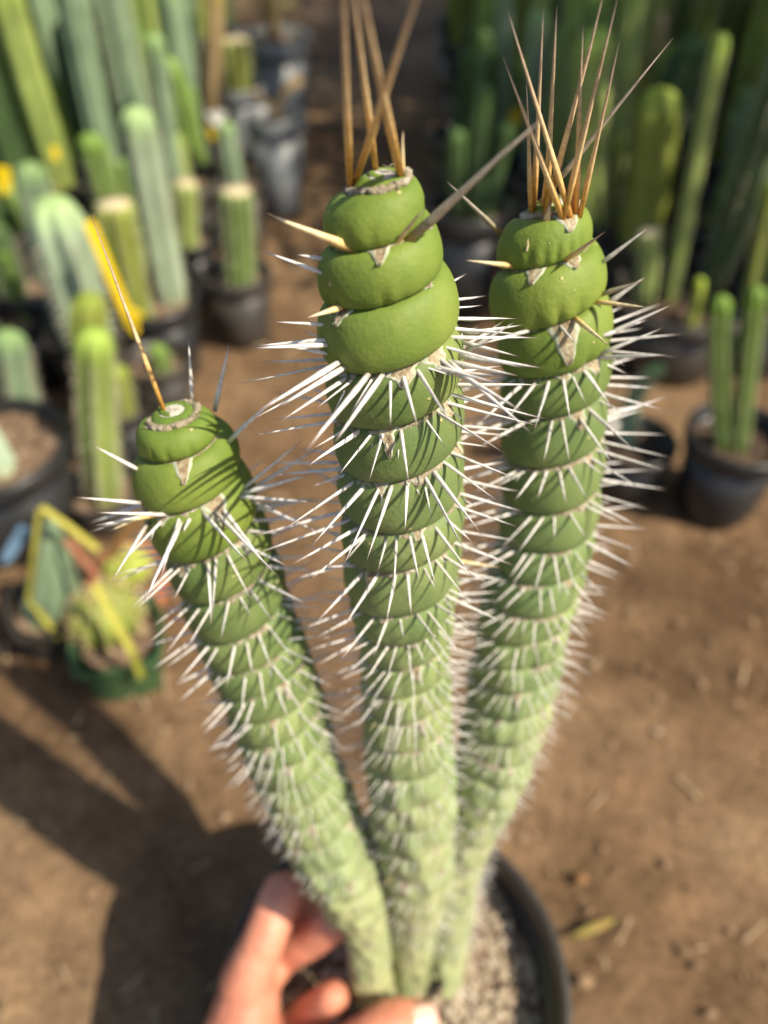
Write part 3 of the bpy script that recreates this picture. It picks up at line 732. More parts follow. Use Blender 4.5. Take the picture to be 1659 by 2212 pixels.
def nail(p, dirn, up, L, W):
    dirn = dirn.normalized(); up = (up - dirn * up.dot(dirn)).normalized(); sd = dirn.cross(up)
    V = []; Fc = []; nu, nv = 6, 6
    for j in range(nv + 1):
        b = j / nv * 2 - 1
        for i in range(nu + 1):
            a = i / nu * 2 - 1
            ww = W * (1 - 0.25 * max(0, b) ** 2 - 0.25 * max(0, -b) ** 3)
            V.append(p + dirn * (b * L) + sd * (a * ww) + up * (-(a * a) * W * 0.38 - 0.0009 * b * b))
    for j in range(nv):
        for i in range(nu):
            q = j * (nu + 1) + i; Fc.append((q, q + 1, q + nu + 2, q + nu + 1))
    o = mesh_obj('fingernail', V, Fc, M_NAIL, hand)
    so = o.modifiers.new('thick', 'SOLIDIFY'); so.thickness = 0.0006
tip = A(890, 2210, .367); tdir = (tip - A(845, 2224, .362))
tocam = (Vector((0, 0, CAMZ)) - tip).normalized()
nail(tip + (tocam + Vector((.35, .15, 0))).normalized() * 0.0122 + tdir.normalized() * 0.002, tdir, tocam + Vector((0.35, 0.15, 0)), .0078, .0066)

# ------------------------------------------------------------------ background potted cacti
def column(V, Fc, rib_a, up_a, base, top, r, nrib, cut=False, bend=0.0, depth=0.22, cutfaces=None):
    axis = top - base; Ln = axis.length
    ns = max(10, min(34, int(Ln / 0.012))); nk = nrib * 6
    side = Vector((random.uniform(-1, 1), random.uniform(-1, 1), 0)) * bend
    b0 = len(V); seg = []
    for i in range(ns + 1):
        f = i / ns; seg.append(f)
    if not cut:
        seg += []
    twist = random.uniform(-0.3, 0.3); ph0 = random.random() * 6.28
    T = axis.normalized(); e1 = (Vector((1, 0, 0)) - T * T.x).normalized(); e2 = T.cross(e1)
    ring = 0
    sd_ = random.random() * 50
    rows = [(f, 1.0) for f in seg]
    if not cut:
        dome = r * 1.1 / Ln
        rows = [(f * (1 - dome), 1.0) for f in seg] + [(1 - dome + dome * math.sin(a), math.cos(a) ** 0.9) for a in (0.35, 0.7, 1.0, 1.25, 1.45)]
    for f, rs_ in rows:
        c = base + axis * f + side * math.sin(f * math.pi)
        rr = r * rs_ * (0.86 + 0.14 * min(1, f * 6)) * (1 + 0.05 * noise.noise(Vector((f * Ln * 25, sd_, 0))))
        for k in range(nk):
            a = 2 * math.pi * k / nk; q = abs(math.sin(a * nrib / 2))
            rb = 1 - depth * (1 - q ** 0.8) * 1.0
            aa = a + ph0 + twist * f
            V.append(c + (e1 * math.cos(aa) + e2 * math.sin(aa)) * rr * rb); rib_a.append(q); up_a.append(f * (0.8 if cut else 1.0))
        ring += 1
    for i in range(ring - 1):
        for k in range(nk):
            k2 = (k + 1) % nk; Fc.append((b0 + i * nk + k, b0 + i * nk + k2, b0 + (i + 1) * nk + k2, b0 + (i + 1) * nk + k))
    tl = b0 + (ring - 1) * nk
    V.append(top + T * (0.12 * r if cut else 0.0)); rib_a.append(0); up_a.append(1.0)
    for k in range(nk):
        Fc.append((tl + k, tl + (k + 1) % nk, len(V) - 1))
        if cutfaces is not None and cut: cutfaces.append(len(Fc) - 1)
    # areole positions along each rib edge
    ar = []
    for kr in range(nrib):
        a = (kr + 0.5) / nrib * 2 * math.pi
        stp = max(0.008, r * 0.45); m = int(Ln / stp)
        for j in range(1, m):
            f = j / m * (1.0 if cut else 1 - r / Ln)
            aa = a + ph0 + twist * f
            rr = r * (0.86 + 0.14 * min(1, f * 6)) * (1 + 0.05 * noise.noise(Vector((f * Ln * 25, sd_, 0))))
            dv = e1 * math.cos(aa) + e2 * math.sin(aa)
            ar.append((base + axis * f + side * math.sin(f * math.pi) + dv * rr, dv))
    return ar

def round_pot(p, r, h, m, parent):
    n = 40
    V, Fc = lathe([(0, 0.001), (r * 0.74, 0.001), (r * 0.76, 0.003), (r * 0.93, h * 0.84), (r * 0.90, h * 0.84), (r * 0.73, 0.006), (0, .006)], n)
    po = mesh_obj('pot', V, Fc, m, parent)
    V, Fc = lathe([(r * 0.90, h * 0.82), (r, h * 0.82), (r * 1.01, h * 0.86), (r * 1.01, h * 0.985), (r * 0.985, h), (r * 0.94, h), (r * 0.90, h * 0.84), (r * 0.90, h * 0.82)], n)
    mesh_obj('rim', V, Fc, m, po)
    return po
def square_pot(r, h, m, parent, rot=0.3):
    V = []; Fc = []
    def ringv(s, z):
        out = []
        for k in range(16):
            a = 2 * math.pi * k / 16; c, s_ = math.cos(a), math.sin(a)
            q = s / (abs(c) ** 6 + abs(s_) ** 6) ** (1 / 6)
            x, y = c * q, s_ * q; ca, sa = math.cos(rot), math.sin(rot)
            out.append((x * ca - y * sa, x * sa + y * ca, z))
        return out
    prof = [(r * .01, .001), (r * .72, .001), (r * .90, h * .86), (r * .98, h * .86), (r, h * .88), (r, h), (r * .93, h), (r * .88, h * .86), (r * .7, .006), (r * .01, .006)]
    for q in prof: V += ringv(*q)
    for i in range(len(prof) - 1):
        for k in range(16):
            k2 = (k + 1) % 16; Fc.append((i * 16 + k, i * 16 + k2, (i + 1) * 16 + k2, (i + 1) * 16 + k))
    return mesh_obj('pot', V, Fc, m, parent, smooth=False)
def pot_soil(r, z, parent, m=None):
    V = [(0, 0, z + .004)]; Fc = []; n = 24
    for i in range(1, 6):
        for k in range(n):
            a = 2 * math.pi * k / n; x, y = r * i / 5 * math.cos(a), r * i / 5 * math.sin(a)
            V.append((x, y, z + 0.004 * noise.noise(Vector((x * 90, y * 90, z * 50)))))
    for k in range(n): Fc.append((0, 1 + k, 1 + (k + 1) % n))
    for i in range(4):
        for k in range(n):
            a = 1 + i * n + k; b = 1 + i * n + (k + 1) % n; Fc.append((a, a + n, b + n, b))
    mesh_obj('soil', V, Fc, m or M_POTSOIL, parent)

# (xt,yt, xb,yb, halfwidth, soil height, skin, cut top, ribs, label)
SPEC = [
 # left bench
 (28, -60, 88, 215, 25, .12, 'L', 0, 6, 'tall light green ribbed column leaving the top left corner of the picture'),
 (18, 145, 54, 300, 21, .11, 'Y', 1, 6, 'bright yellow green cut column at the left edge of the picture'),
 (108, 172, 152, 365, 28, .10, 'G', 0, 6, 'rounded green column with yellow tag, upper left, above the big pale blue column'),
 (96, -40, 142, 165, 10, .12, 'V', 0, 6, 'thin olive column standing in the dark gap at upper left'),
 (178, -80, 240, 335, 33, .10, 'B', 0, 7, 'tall thick blue green column, widest of the upper left row'),
 (240, -20, 287, 270, 21, .11, 'L', 0, 6, 'pale green column directly right of the tall thick blue green one'),
 (318, -60, 338, 110, 14, .13, 'Y', 0, 5, 'bright yellow green column reaching the top of the picture left of the grey pots'),
 (332, 72, 380, 430, 21, .10, 'B', 0, 6, 'slim blue green column under the bright yellow green one'),
 (290, 230, 372, 648, 36, .09, 'P', 0, 6, 'tall pale blue green column with bright green growing tip, left of centre'),
 (190, 288, 238, 480, 31, .09, 'G', 0, 6, 'green round topped column behind the yellow plant label'),
 (262, 343, 280, 455, 14, .10, 'G', 0, 5, 'small bright green column between two larger ones above the cut olive one'),
 (110, 425, 188, 742, 60, .08, 'P', 0, 6, 'thick pale blue column with small spines left of the long yellow label'),
 (62, 350, 108, 600, 34, .09, 'B', 0, 6, 'dull blue green column shaded behind the thick pale blue one'),
 (246, 440, 302, 705, 38, .08, 'V', 1, 7, 'olive yellow column with a tan cut top right of the long yellow label'),
 (4, 545, 62, 700, 13, .08, 'G', 0, 4, 'curved green branch low at the left edge'),
 (203, 712, 226, 1075, 41, .03, 'L', 0, 6, 'yellow green column standing alone left of the shortest spiral stem'),
 (250, 790, 268, 905, 26, .07, 'V', 0, 6, 'short olive cactus in pot left of the golden spine'),
 (16, 715, 52, 905, 38, .07, 'B', 0, 6, 'blurred pale grey green cactus on the left edge above the large dark pot'),
 (509, 412, 514, 612, 34, .08, 'G', 1, 9, 'green barrel shaped cutting with white cut top in black pot near the centre'),
 (505, 85, 514, 205, 31, .11, 'V', 1, 9, 'olive cutting with yellow top in small grey pot before the tall grey pot'),
 (468, -30, 458, 265, 16, .09, 'O', 0, 7, 'tan corky column left of the grey pots'),
 (488, 262, 512, 410, 20, .09, 'B', 0, 7, 'slim green column under the tan corky column'),
 (408, 190, 432, 335, 15, .10, 'G', 0, 6, 'small green column in the gap left of the tan corky one'),
 (372, 285, 394, 415, 20, .09, 'L', 0, 6, 'mottled yellow green column left of the cut cactus in black pot'),
 (400, 395, 402, 535, 26, .08, 'L', 1, 7, 'pale cutting with beige flat top left of the barrel shaped cutting'),
 (336, 745, 345, 800, 22, .06, 'G', 0, 6, 'low green cactus behind the shortest spiral stem spines'),
 (150, -40, 175, 130, 14, .12, 'G', 0, 6, 'narrow dark green column behind the thick blue green one'),
 (290, -30, 305, 150, 14, .12, 'D', 0, 6, 'dark green column between pale and bright yellow columns'),
 # right bench
 (1288, 60, 1284, 500, 37, .08, 'L', 0, 6, 'broad pale green column directly behind the golden spines of the right stem'),
 (1090, -50, 1088, 330, 17, .09, 'B', 0, 6, 'slim blue green column at the left end of the right row'),
 (1162, 20, 1150, 370, 23, .09, 'B', 0, 6, 'grey green column seen behind the golden spines'),
 (1238, -40, 1226, 430, 20, .09, 'G', 0, 6, 'green column between the golden spines and the broad pale one'),
 (1378, -60, 1322, 420, 24, .09, 'L', 0, 6, 'leaning pale column right of the golden spines'),
 (1425, 32, 1398, 330, 15, .10, 'O', 1, 7, 'tan cut column in the right row'),
 (1508, 85, 1462, 300, 13, .11, 'P', 0, 6, 'thin pale column with whitish top in the right row'),
 (1560, 70, 1448, 650, 18, .08, 'L', 0, 6, 'long leaning green column with tan base on the right'),
 (1612, 190, 1606, 425, 13, .10, 'B', 0, 6, 'forked looking slim blue green column near the right edge'),
 (1590, 240, 1580, 430, 11, .10, 'B', 0, 6, 'thin shaded column beside the slim blue green one at the right edge'),
 (1606, -70, 1592, 100, 16, .13, 'G', 0, 6, 'green column cut off by the top edge at far right'),
 (1672, 80, 1640, 520, 15, .09, 'G', 0, 6, 'leaning green column on the right edge of the picture'),
 (1668, 390, 1612, 680, 15, .08, 'V', 0, 6, 'olive leaning column low on the right edge'),
 (1556, 640, 1574, 965, 23, .08, 'G', 0, 6, 'green stem leaning left in the large black pot at right'),
 (1634, 620, 1602, 968, 22, .08, 'G', 0, 6, 'taller green stem in the large black pot at right'),
 (1514, 600, 1488, 705, 12, .08, 'Y', 0, 5, 'short bright yellow green cactus above the large black pot at right'),
 (1402, 500, 1392, 655, 24, .08, 'L', 1, 7, 'cutting with beige top right of the right spiral stem'),
 (1392, 388, 1398, 520, 22, .09, 'P', 0, 6, 'rounded pale green cactus above the beige topped cutting'),
 (1428, 790, 1362, 975, 21, .05, 'B', 0, 5, 'curved blue green cactus low beside the right spiral stem spines'),
 (1335, 300, 1330, 470, 15, .09, 'V', 0, 6, 'short olive cactus with yellow spines behind the right stem'),
 (1480, 420, 1470, 560, 12, .09, 'G', 0, 6, 'small dark green cactus half hidden behind the long leaning column'),
 (1120, 120, 1122, 330, 14, .09, 'G', 0, 6, 'green column with yellow patch at the left end of the right row'),
 (1200, -80, 1196, 260, 16, .10, 'D', 0, 6, 'dark green column at the back of the right row'),
 (1440, -60, 1420, 240, 14, .10, 'B', 0, 6, 'blue green column behind the tan cut column'),
 (1520, -60, 1500, 220, 13, .11, 'B', 0, 6, 'blue green column at the back above the thin pale column'),
 (1560, 420, 1545, 560, 11, .09, 'D', 0, 6, 'dark little column between the leaning column and the right edge'),
]
cols = []
for q in SPEC:
    xt, yt, xb, yb, hw, zs, sk, cut, nrb, lab = q
    b = at_z(xb, yb, zs); t = at_y(xt, yt, b.y)
    d = project(b)[2]; r = hw * 0.5 * (d + project(t)[2]) / F
    cols.append(dict(b=b, t=t, r=r, zs=zs, sk=sk, cut=cut, nrb=nrb, lab=lab))
# rows further back, which close the picture's upper edge
rf = random.Random(21)
FILL = []
def fill(n, x0, x1, y0, y1, hmin, hmax, lab, grp, rr=(.018, .03), skins='GBLVD'):
    k = 0; tries = 0
    while k < n and tries < n * 40:
        tries += 1
        x, y = rf.uniform(x0, x1), rf.uniform(y0, y1)
        if any(math.hypot(c['b'].x - x, c['b'].y - y) < 0.054 for c in cols): continue
        h = rf.uniform(hmin, hmax); b = Vector((x, y, .1))
        cols.append(dict(b=b, t=b + Vector((rf.gauss(0, .014), rf.gauss(0, .014), h)), r=rf.uniform(*rr), zs=.1, sk=rf.choice(skins), cut=0, nrb=rf.choice((5, 6, 7)), lab=lab, grp=grp)); k += 1
def ordinal(n):
    ones = ['', 'first', 'second', 'third', 'fourth', 'fifth', 'sixth', 'seventh', 'eighth', 'ninth', 'tenth', 'eleventh', 'twelfth', 'thirteenth', 'fourteenth', 'fifteenth', 'sixteenth', 'seventeenth', 'eighteenth', 'nineteenth']
    tens = ['', '', 'twent', 'thirt', 'fort', 'fift', 'sixt', 'sevent', 'eight', 'ninet']
    if n < 20: return ones[n]
    return tens[n // 10] + ('ieth' if n % 10 == 0 else 'y-' + ones[n % 10])
def relabel(grp, words, place):
    L = sorted([c for c in cols if c.get('grp') == grp], key=lambda c: project(c['b'])[0])
    nm = {'B': 'blue green', 'G': 'mid green', 'D': 'dark green', 'V': 'olive', 'L': 'light green', 'P': 'pale', 'Y': 'yellow green', 'O': 'tan'}
    for i, c in enumerate(L): c['lab'] = f"{nm[c['sk']]} {words}, {ordinal(i + 1)} from the left in {place}"
fill(85, -1.25, -0.36, 1.15, 2.1, .38, .72, '', 'column cacti in the back left rows', skins='GBLVDVL', rr=(.020, .034))
fill(75, 0.16, 1.15, 1.25, 2.4, .38, .78, '', 'column cacti in the back right rows', skins='GBGVL')
fill(26, -0.95, -0.30, 1.15, 1.42, .16, .34, '', 'middle columns on the left', skins='GBLVL', rr=(.018, .026))
fill(30, -0.80, -0.30, .62, 1.35, .04, .09, '', 'low cacti among the left columns', skins='GDV')
fill(34, 0.27, 0.95, .86, 1.5, .14, .34, '', 'low cacti among the right columns', skins='GDV')
relabel('column cacti in the back left rows', 'column cactus', 'the crowded back left rows')
relabel('column cacti in the back right rows', 'column cactus', 'the crowded back right rows')
relabel('middle columns on the left', 'middle height column', 'the middle of the left columns')
relabel('low cacti among the left columns', 'low cactus', 'the gaps of the left columns')
relabel('low cacti among the right columns', 'low cactus', 'the gaps of the right columns')
# cluster near bases into one pot
n = len(cols); par = list(range(n))
def find(a):
    while par[a] != a: a = par[a]
    return a
for i in range(n):
    for j in range(i):
        if (cols[i]['b'] - cols[j]['b']).xy.length < 0.062 and abs(cols[i]['zs'] - cols[j]['zs']) < .03: par[find(i)] = find(j)
groups = {}
for i in range(n): groups.setdefault(find(i), []).append(i)
G = []
for ids in groups.values():
    cx = sum(cols[i]['b'].x for i in ids) / len(ids); cy = sum(cols[i]['b'].y for i in ids) / len(ids)
    need = max(math.hypot(cols[i]['b'].x - cx, cols[i]['b'].y - cy) + cols[i]['r'] for i in ids)
    G.append([ids, cx, cy, need])
for gi, (ids, cx, cy, need) in enumerate(G):
    near = min([math.hypot(cx - h[1], cy - h[2]) for hi, h in enumerate(G) if hi != gi] + [1])
    pr = max(need * 1.12, min(0.075, near * 0.5)); pr = min(pr, max(need * 1.9, .045))
    zs = cols[ids[0]]['zs']
    lab = cols[ids[0]]['lab']; grp = cols[ids[0]].get('grp')
    if len(ids) > 1 and not grp: lab = lab
    root = empty('potted_cactus', (cx, cy, 0), lab, 'cactus', grp or 'potted column cacti around the spiral cactus')
    h = zs + 0.018
    big = 'large black pot' in lab
    if big: pr = 0.052; h = zs + .02
    pm = M_POTBLACK if gi % 3 else M_POTDARK
    if 'small grey pot' in lab: pm = M_POTGREY
    round_pot(None, pr, h, pm, root); pot_soil(pr * .89, zs, root, M_SHADESOIL if cx > 0 else None)  # right-hand pots take the soil that has shade in its colour
    o3 = Vector((cx, cy, 0))
    for i in ids:
        c = cols[i]; V = []; Fc = []; ra = []; ua = []; cf = []
        bend = (0.003 if (c['cut'] or c['r'] < .02) else 0.010) if not grp else 0.006
        if 'curved' in c['lab']: bend = 0.03
        bb = c['b'] - o3 - Vector((0, 0, .012))
        ar = column(V, Fc, ra, ua, bb, c['t'] - o3, c['r'], c['nrb'], c['cut'], bend, .34, cf)
        co = mesh_obj('column', V, Fc, CM[c['sk']], root, attr={'rib': ra, 'up': ua})
        if cf:
            co.data.materials.append(M_CUT)
            for f in cf: co.data.polygons[f].material_index = 1
        if not grp or rf.random() < .0:
            V2 = []; F2 = []
            for p, dv in ar:
                s = c['r'] * 0.10 + 0.0005; b0 = len(V2)
                up = Vector((0, 0, 1)); sdv = dv.cross(up)
                V2 += [p - dv * s + sdv * s, p - dv * s - sdv * s, p - dv * s + up * s * 1.3, p - dv * s - up * s * 1.3, p + dv * s * .6]
                F2 += [(b0, b0 + 2, b0 + 4), (b0 + 2, b0 + 1, b0 + 4), (b0 + 1, b0 + 3, b0 + 4), (b0 + 3, b0, b0 + 4)]
                for _ in range(3):
                    tpt = p + (dv + Vector((rf.gauss(0, .5), rf.gauss(0, .5), rf.gauss(0, .6)))).normalized() * s * 3.2
                    b1 = len(V2); V2 += [p + sdv * s * .22, p - sdv * s * .22, p + up * s * .22, tpt]; F2 += [(b1, b1 + 1, b1 + 3), (b1 + 1, b1 + 2, b1 + 3), (b1 + 2, b1, b1 + 3)]
            if V2: mesh_obj('areoles', V2, F2, M_TUFT, co, smooth=False, kind='stuff')

def tree(p, label):  # unseen tree, added out of frame only for the shade it casts
    root = empty('added_shade_tree', p, label, 'tree'); V = []; Fc = []
    rt = random.Random(5); cc = Vector((0, 0, 1.5)); ends = []
    tube(V, Fc, [Vector((0, 0, -.02)), Vector((.02, 0, .5)), Vector((-.01, .02, 1.0)), cc], [.05, .042, .036, .02], 10)
    for k in range(9):
        a = k * .7; e = cc + Vector((math.cos(a) * .55, math.sin(a) * .6, rt.uniform(-.15, .25)))
        tube(V, Fc, [Vector((-.01, .02, 1.0)), Vector((-.01, .02, 1.0)).lerp(e, .5) + Vector((0, 0, .08)), e], [.022, .015, .006], 6); ends.append(e)
    mesh_obj('trunk', V, Fc, M_BARK, root)
    V = []; Fc = []
    for i in range(15000):
        d = Vector((rt.gauss(0, 1), rt.gauss(0, 1), rt.gauss(0, 1))).normalized() * rt.random() ** .45
        p0 = cc + Vector((d.x * .88, d.y * .98, d.z * .42))
        if noise.noise(p0 * 3.2 + Vector((3, 1, 7))) < -.24: continue
        d = Vector((rt.gauss(0, 1), rt.gauss(0, 1), rt.gauss(0, .6))).normalized(); L = rt.uniform(.035, .065)
        s1 = d.cross(Vector((.2, .3, 1))).normalized() * L * .24; b = len(V)
        V += [p0, p0 + d * L * .5 + s1, p0 + d * L, p0 + d * L * .5 - s1]; Fc += [(b, b + 1, b + 2, b + 3)]
    mesh_obj('crown', V, Fc, CM['D'], root, smooth=False, kind='stuff', attr={'up': [.5] * len(V)})
M_BARK = noise_mat('bark', [(0.3, (0.10, 0.07, 0.05)), (0.7, (0.24, 0.18, 0.13))], 30, 0.95, 0.8, 80, .004)
tree(Vector((1.60, 1.24, 0)), 'unseen leafy tree added past the right edge to shade the right rows')
tree(Vector((1.45, 2.34, 0)), 'second unseen leafy tree, added further back past the right edge to shade the far path')
# small globular cactus in terracotta / green square pot, lower left
def globular(root, c, r, nrib, m, squash=0.85):
    V = []; Fc = []; ra = []; ua = []; nk = nrib * 4; rows = 16; tips = []
    for i in range(rows + 1):
        th = math.pi * (0.02 + 0.78 * i / rows)
        for k in range(nk):
            a = 2 * math.pi * k / nk; q = abs(math.sin(a * nrib / 2)); rr = r * (1 - .2 * (1 - q))
            V.append(c + Vector((rr * math.sin(th) * math.cos(a), rr * math.sin(th) * math.sin(a), rr * squash * math.cos(th))))
            ra.append(q); ua.append(.5)
            if q > .98 and i % 2: tips.append((V[-1].copy(), (V[-1] - c).normalized()))
    for i in range(rows):
        for k in range(nk):
            k2 = (k + 1) % nk; Fc.append((i * nk + k, (i + 1) * nk + k, (i + 1) * nk + k2, i * nk + k2))
    V.append(c + Vector((0, 0, r * squash * .98))); ra.append(1); ua.append(.5)
    for k in range(nk): Fc.append((k, (k + 1) % nk, len(V) - 1))
    o = mesh_obj('body', V, Fc, m, root, attr={'rib': ra, 'up': ua})
    V2 = []; F2 = []
    for p, d in tips:
        for _ in range(7):
            dd = (d + Vector((random.gauss(0, .6), random.gauss(0, .6), random.gauss(0, .6)))).normalized(); L = r * .22
            s1 = dd.cross(Vector((0.3, .2, 1))).normalized() * r * .012; s2 = dd.cross(s1).normalized() * r * .012; b = len(V2)
            V2 += [p + s1, p - s1 * .5 + s2, p - s1 * .5 - s2, p + dd * L]; F2 += [(b, b + 1, b + 3), (b + 1, b + 2, b + 3), (b + 2, b, b + 3)]
    mesh_obj('spines', V2, F2, M_PALEGOLD, o, smooth=False, kind='stuff', attr={'along': [.4] * len(V2)})
gp = at_z(285, 1452, 0.0)
root = empty('potted_barrel_cactus', gp, 'small round yellow spined cactus in a green square pot at lower left', 'cactus')
square_pot(.038, .058, M_POTGREEN, root, .25); pot_soil(.031, .052, root)
globular(root, Vector((-.008, .010, .070)), .030, 12, CM['V'])
tr = at_z(250, 1352, 0.0)
root = empty('potted_barrel_cactus', at_z(300, 1300, 0.0), 'small yellow spined cactus in a terracotta pot behind the green square pot', 'cactus')
round_pot(None, .036, .045, M_TERRA, root); pot_soil(.031, .038, root); globular(root, Vector((0, 0, .05)), .022, 11, CM['Y'])
pb = at_z(118, 1325, 0.03)
root = empty('potted_pyramid_cactus', (pb.x, pb.y, 0), 'pale green ribbed pyramid shaped cactus in dark square pot at lower left', 'cactus')
square_pot(.036, .048, M_POTDARK, root, .5); pot_soil(.031, .04, root)
V = []; Fc = []; ra = []; ua = []
tp = at_y(108, 1115, pb.y) - Vector((pb.x, pb.y, 0))
nk = 40; rows = 14
for i in range(rows + 1):
    f = i / rows
    for k in range(nk):
        a = 2 * math.pi * k / nk; q = abs(math.sin(a * 8 / 2)); rr = .027 * (1 - f) ** .62 * (1 - .2 * (1 - q))
        V.append(Vector((0, 0, .038)).lerp(tp, f) + Vector((math.cos(a) * rr, math.sin(a) * rr, 0))); ra.append(q); ua.append(f * .8)
for i in range(rows):
    for k in range(nk):
        k2 = (k + 1) % nk; Fc.append((i * nk + k, i * nk + k2, (i + 1) * nk + k2, (i + 1) * nk + k))
mesh_obj('body', V, Fc, CM['B'], root, attr={'rib': ra, 'up': ua})
# large dark pot on the left edge with pale spiny cactus
lp = at_z(-20, 985, .10)
root = empty('potted_cactus', (lp.x, lp.y, 0), 'pale grey spiny cactus in the large dark round pot on the left edge', 'cactus', 'potted column cacti around the spiral cactus')
round_pot(None, .075, .115, M_POTBLACK, root); pot_soil(.067, .10, root)
for dx, dy, hh in ((.018, -.02, .10), (-.02, .02, .13)):
    V = []; Fc = []; ra = []; ua = []
    column(V, Fc, ra, ua, Vector((dx, dy, .09)), Vector((dx - .03, dy + .03, .09 + hh)), .017, 8, 0, .004)
    mesh_obj('column', V, Fc, CM['P'], root, attr={'rib': ra, 'up': ua})

# grey nursery pots, upper centre-left
def big_pot(cx, ytop, hwt, ybot, hwb, Yd, m, label, plant_kind):
    top = at_y(cx, ytop, Yd); r = hwt * project(top)[2] / F
    bot_r = r * .8
    root = empty('potted_plant', (top.x, Yd, 0), label, 'plant pot')
    round_pot(None, r, top.z, m, root); pot_soil(r * .89, top.z - .02, root)
    if plant_kind == 'bush':
        V = []; Fc = []; rb = random.Random(3)
        for i in range(7):
            a = rb.uniform(0, 6.28); p0 = Vector((rb.gauss(0, r * .1), rb.gauss(0, r * .1), top.z - .03))
            p1 = p0 + Vector((math.cos(a) * r * .5, math.sin(a) * r * .5, rb.uniform(.08, .16))); p2 = p1 + Vector((math.cos(a) * r * .2, math.sin(a) * r * .2, .14))
            tube(V, Fc, [p0, p0.lerp(p1, .5) + Vector((0, 0, .01)), p1, p2], [r * .06, r * .05, r * .045, r * .03], 7)
        st = mesh_obj('branches', V, Fc, M_WOODY, root)
        V = []; Fc = []
        for i in range(900):
            th = rb.uniform(0, 6.28); rr = r * 1.05 * rb.random() ** .6; z = top.z + rb.uniform(-.01, .30)
            p = Vector((math.cos(th) * rr, math.sin(th) * rr, z))
            if noise.noise(p * 22) < -.05: continue
            d = Vector((rb.gauss(0, 1), rb.gauss(0, 1), rb.gauss(0, .7) + .4)).normalized(); L = r * rb.uniform(.12, .24)
            s1 = d.cross(Vector((.2, .3, 1))).normalized() * L * .22; b = len(V)
            V += [p, p + d * L * .5 + s1, p + d * L, p + d * L * .5 - s1]; Fc += [(b, b + 1, b + 2, b + 3)]
        mesh_obj('foliage', V, Fc, CM['V'], root, smooth=False, kind='stuff', attr={'up': [.5] * len(V)})
    else:
        V = []; Fc = []; z = top.z - .02
        tube(V, Fc, [Vector((0, 0, z)), Vector((.006, 0, z + .03)), Vector((.025, -.01, z + .06)), Vector((.05, -.01, z + .075))], [r * .17, r * .15, r * .16, r * .2], 10)
        tube(V, Fc, [Vector((.006, 0, z + .02)), Vector((-.02, 0, z + .045)), Vector((-.035, .01, z + .05))], [r * .12, r * .1, r * .08], 8)
        mesh_obj('trunk', V, Fc, M_WOODY, root)
M_WOODY = noise_mat('dry_wood', [(0.3, (0.26, 0.17, 0.08)), (0.7, (0.52, 0.38, 0.20))], 60, 0.9, 0.6, 150, .002)
def dark_pot(x, y, Y, r, label):
    p = at_y(x, y, Y); root = empty('potted_cactus', (p.x, Y, 0), label, 'cactus', 'shaded dark pots left of the right rows')
    round_pot(None, r, p.z, M_POTBLACK, root); pot_soil(r * .89, p.z - .02, root)
    for k in range(4):
        V = []; Fc = []; ra = []; ua = []
        b0 = Vector((random.uniform(-.5, .5) * r, random.uniform(-.5, .5) * r, p.z - .03))
        column(V, Fc, ra, ua, b0, b0 + Vector((random.gauss(0, .01), random.gauss(0, .01), random.uniform(.08, .2))), r * .22, 6, 0, .006)
        mesh_obj('column', V, Fc, CM['D'], root, attr={'rib': ra, 'up': ua})
dark_pot(1012, 440, 1.02, .058, 'dark green cactus in tall black pot between the center and right spiral stems')
dark_pot(1006, 290, 1.32, .060, 'dark green cactus in tall black pot behind the long grey spine')
dark_pot(1030, 160, 1.62, .062, 'dark green cactus in tall black pot at the back beside the bare path')
big_pot(588, 72, 80, 330, 60, 1.72, M_POTGREY, 'tall grey nursery pot with pale rim and leafy bush, upper centre', 'bush')
big_pot(592, 245, 62, 430, 50, 1.35, M_POTGREY, 'lower grey pot with a stubby tan trunk standing in front of the tall grey pot', 'trunk')

# labels and stakes
def stake(name, a, b, wdt, m, label, cat, thick=.0012, face=Vector((0.3, -1, .2)), group=None):
    d = (b - a).normalized(); s = d.cross(face).normalized() * wdt; nrm = s.cross(d).normalized() * thick
    V = [a + s * .35 - nrm, a - s * .35 - nrm, a + d * wdt * 1.5 + s - nrm, a + d * wdt * 1.5 - s - nrm, b + s - nrm, b - s - nrm]
    V += [v + nrm * 2 for v in V]
    Fc = [(0, 1, 3, 2), (2, 3, 5, 4), (6, 8, 9, 7), (8, 10, 11, 9), (0, 2, 8, 6), (2, 4, 10, 8), (1, 7, 9, 3), (3, 9, 11, 5), (4, 5, 11, 10), (0, 6, 7, 1)]
    o = mesh_obj(name, V, Fc, m, smooth=False); tag(o, label, cat, group); return o
pY = 0.735
stake('plant_label', at_y(294, 722, pY), at_y(192, 478, pY), .0056, M_YELLOW, 'long yellow plastic plant label between the pale blue and olive columns', 'plant label')
stake('plant_label', at_y(276, 705, pY - .01), at_y(294, 672, pY - .01), .0075, M_YELLOW, 'small bright yellow tab at the foot of the long yellow label', 'plant label')
stake('plant_label', at_y(12, 420, .95), at_y(6, 362, .95), .0085, M_YELLOW, 'short yellow plant label on the far left edge', 'plant label')
stake('plant_label', at_y(122, 348, .98), at_y(117, 318, .98), .0045, M_YELLOW, 'tiny yellow tag against the rounded green column upper left', 'plant label')
stake('plant_label', at_y(466, 308, 1.22), at_y(462, 268, 1.22), .0105, M_YELLOW, 'yellow label with white end under the tan corky column', 'plant label')
stake('plant_label', at_y(470, 272, 1.215), at_y(468, 252, 1.215), .014, M_WHITELBL, 'white tag at the base of the tan corky column', 'plant label')
stake('plant_label', at_y(1212, 300, 1.3), at_y(1214, 258, 1.3), .012, M_YELLOW, 'yellow label glowing behind the golden spines of the right stem', 'plant label')
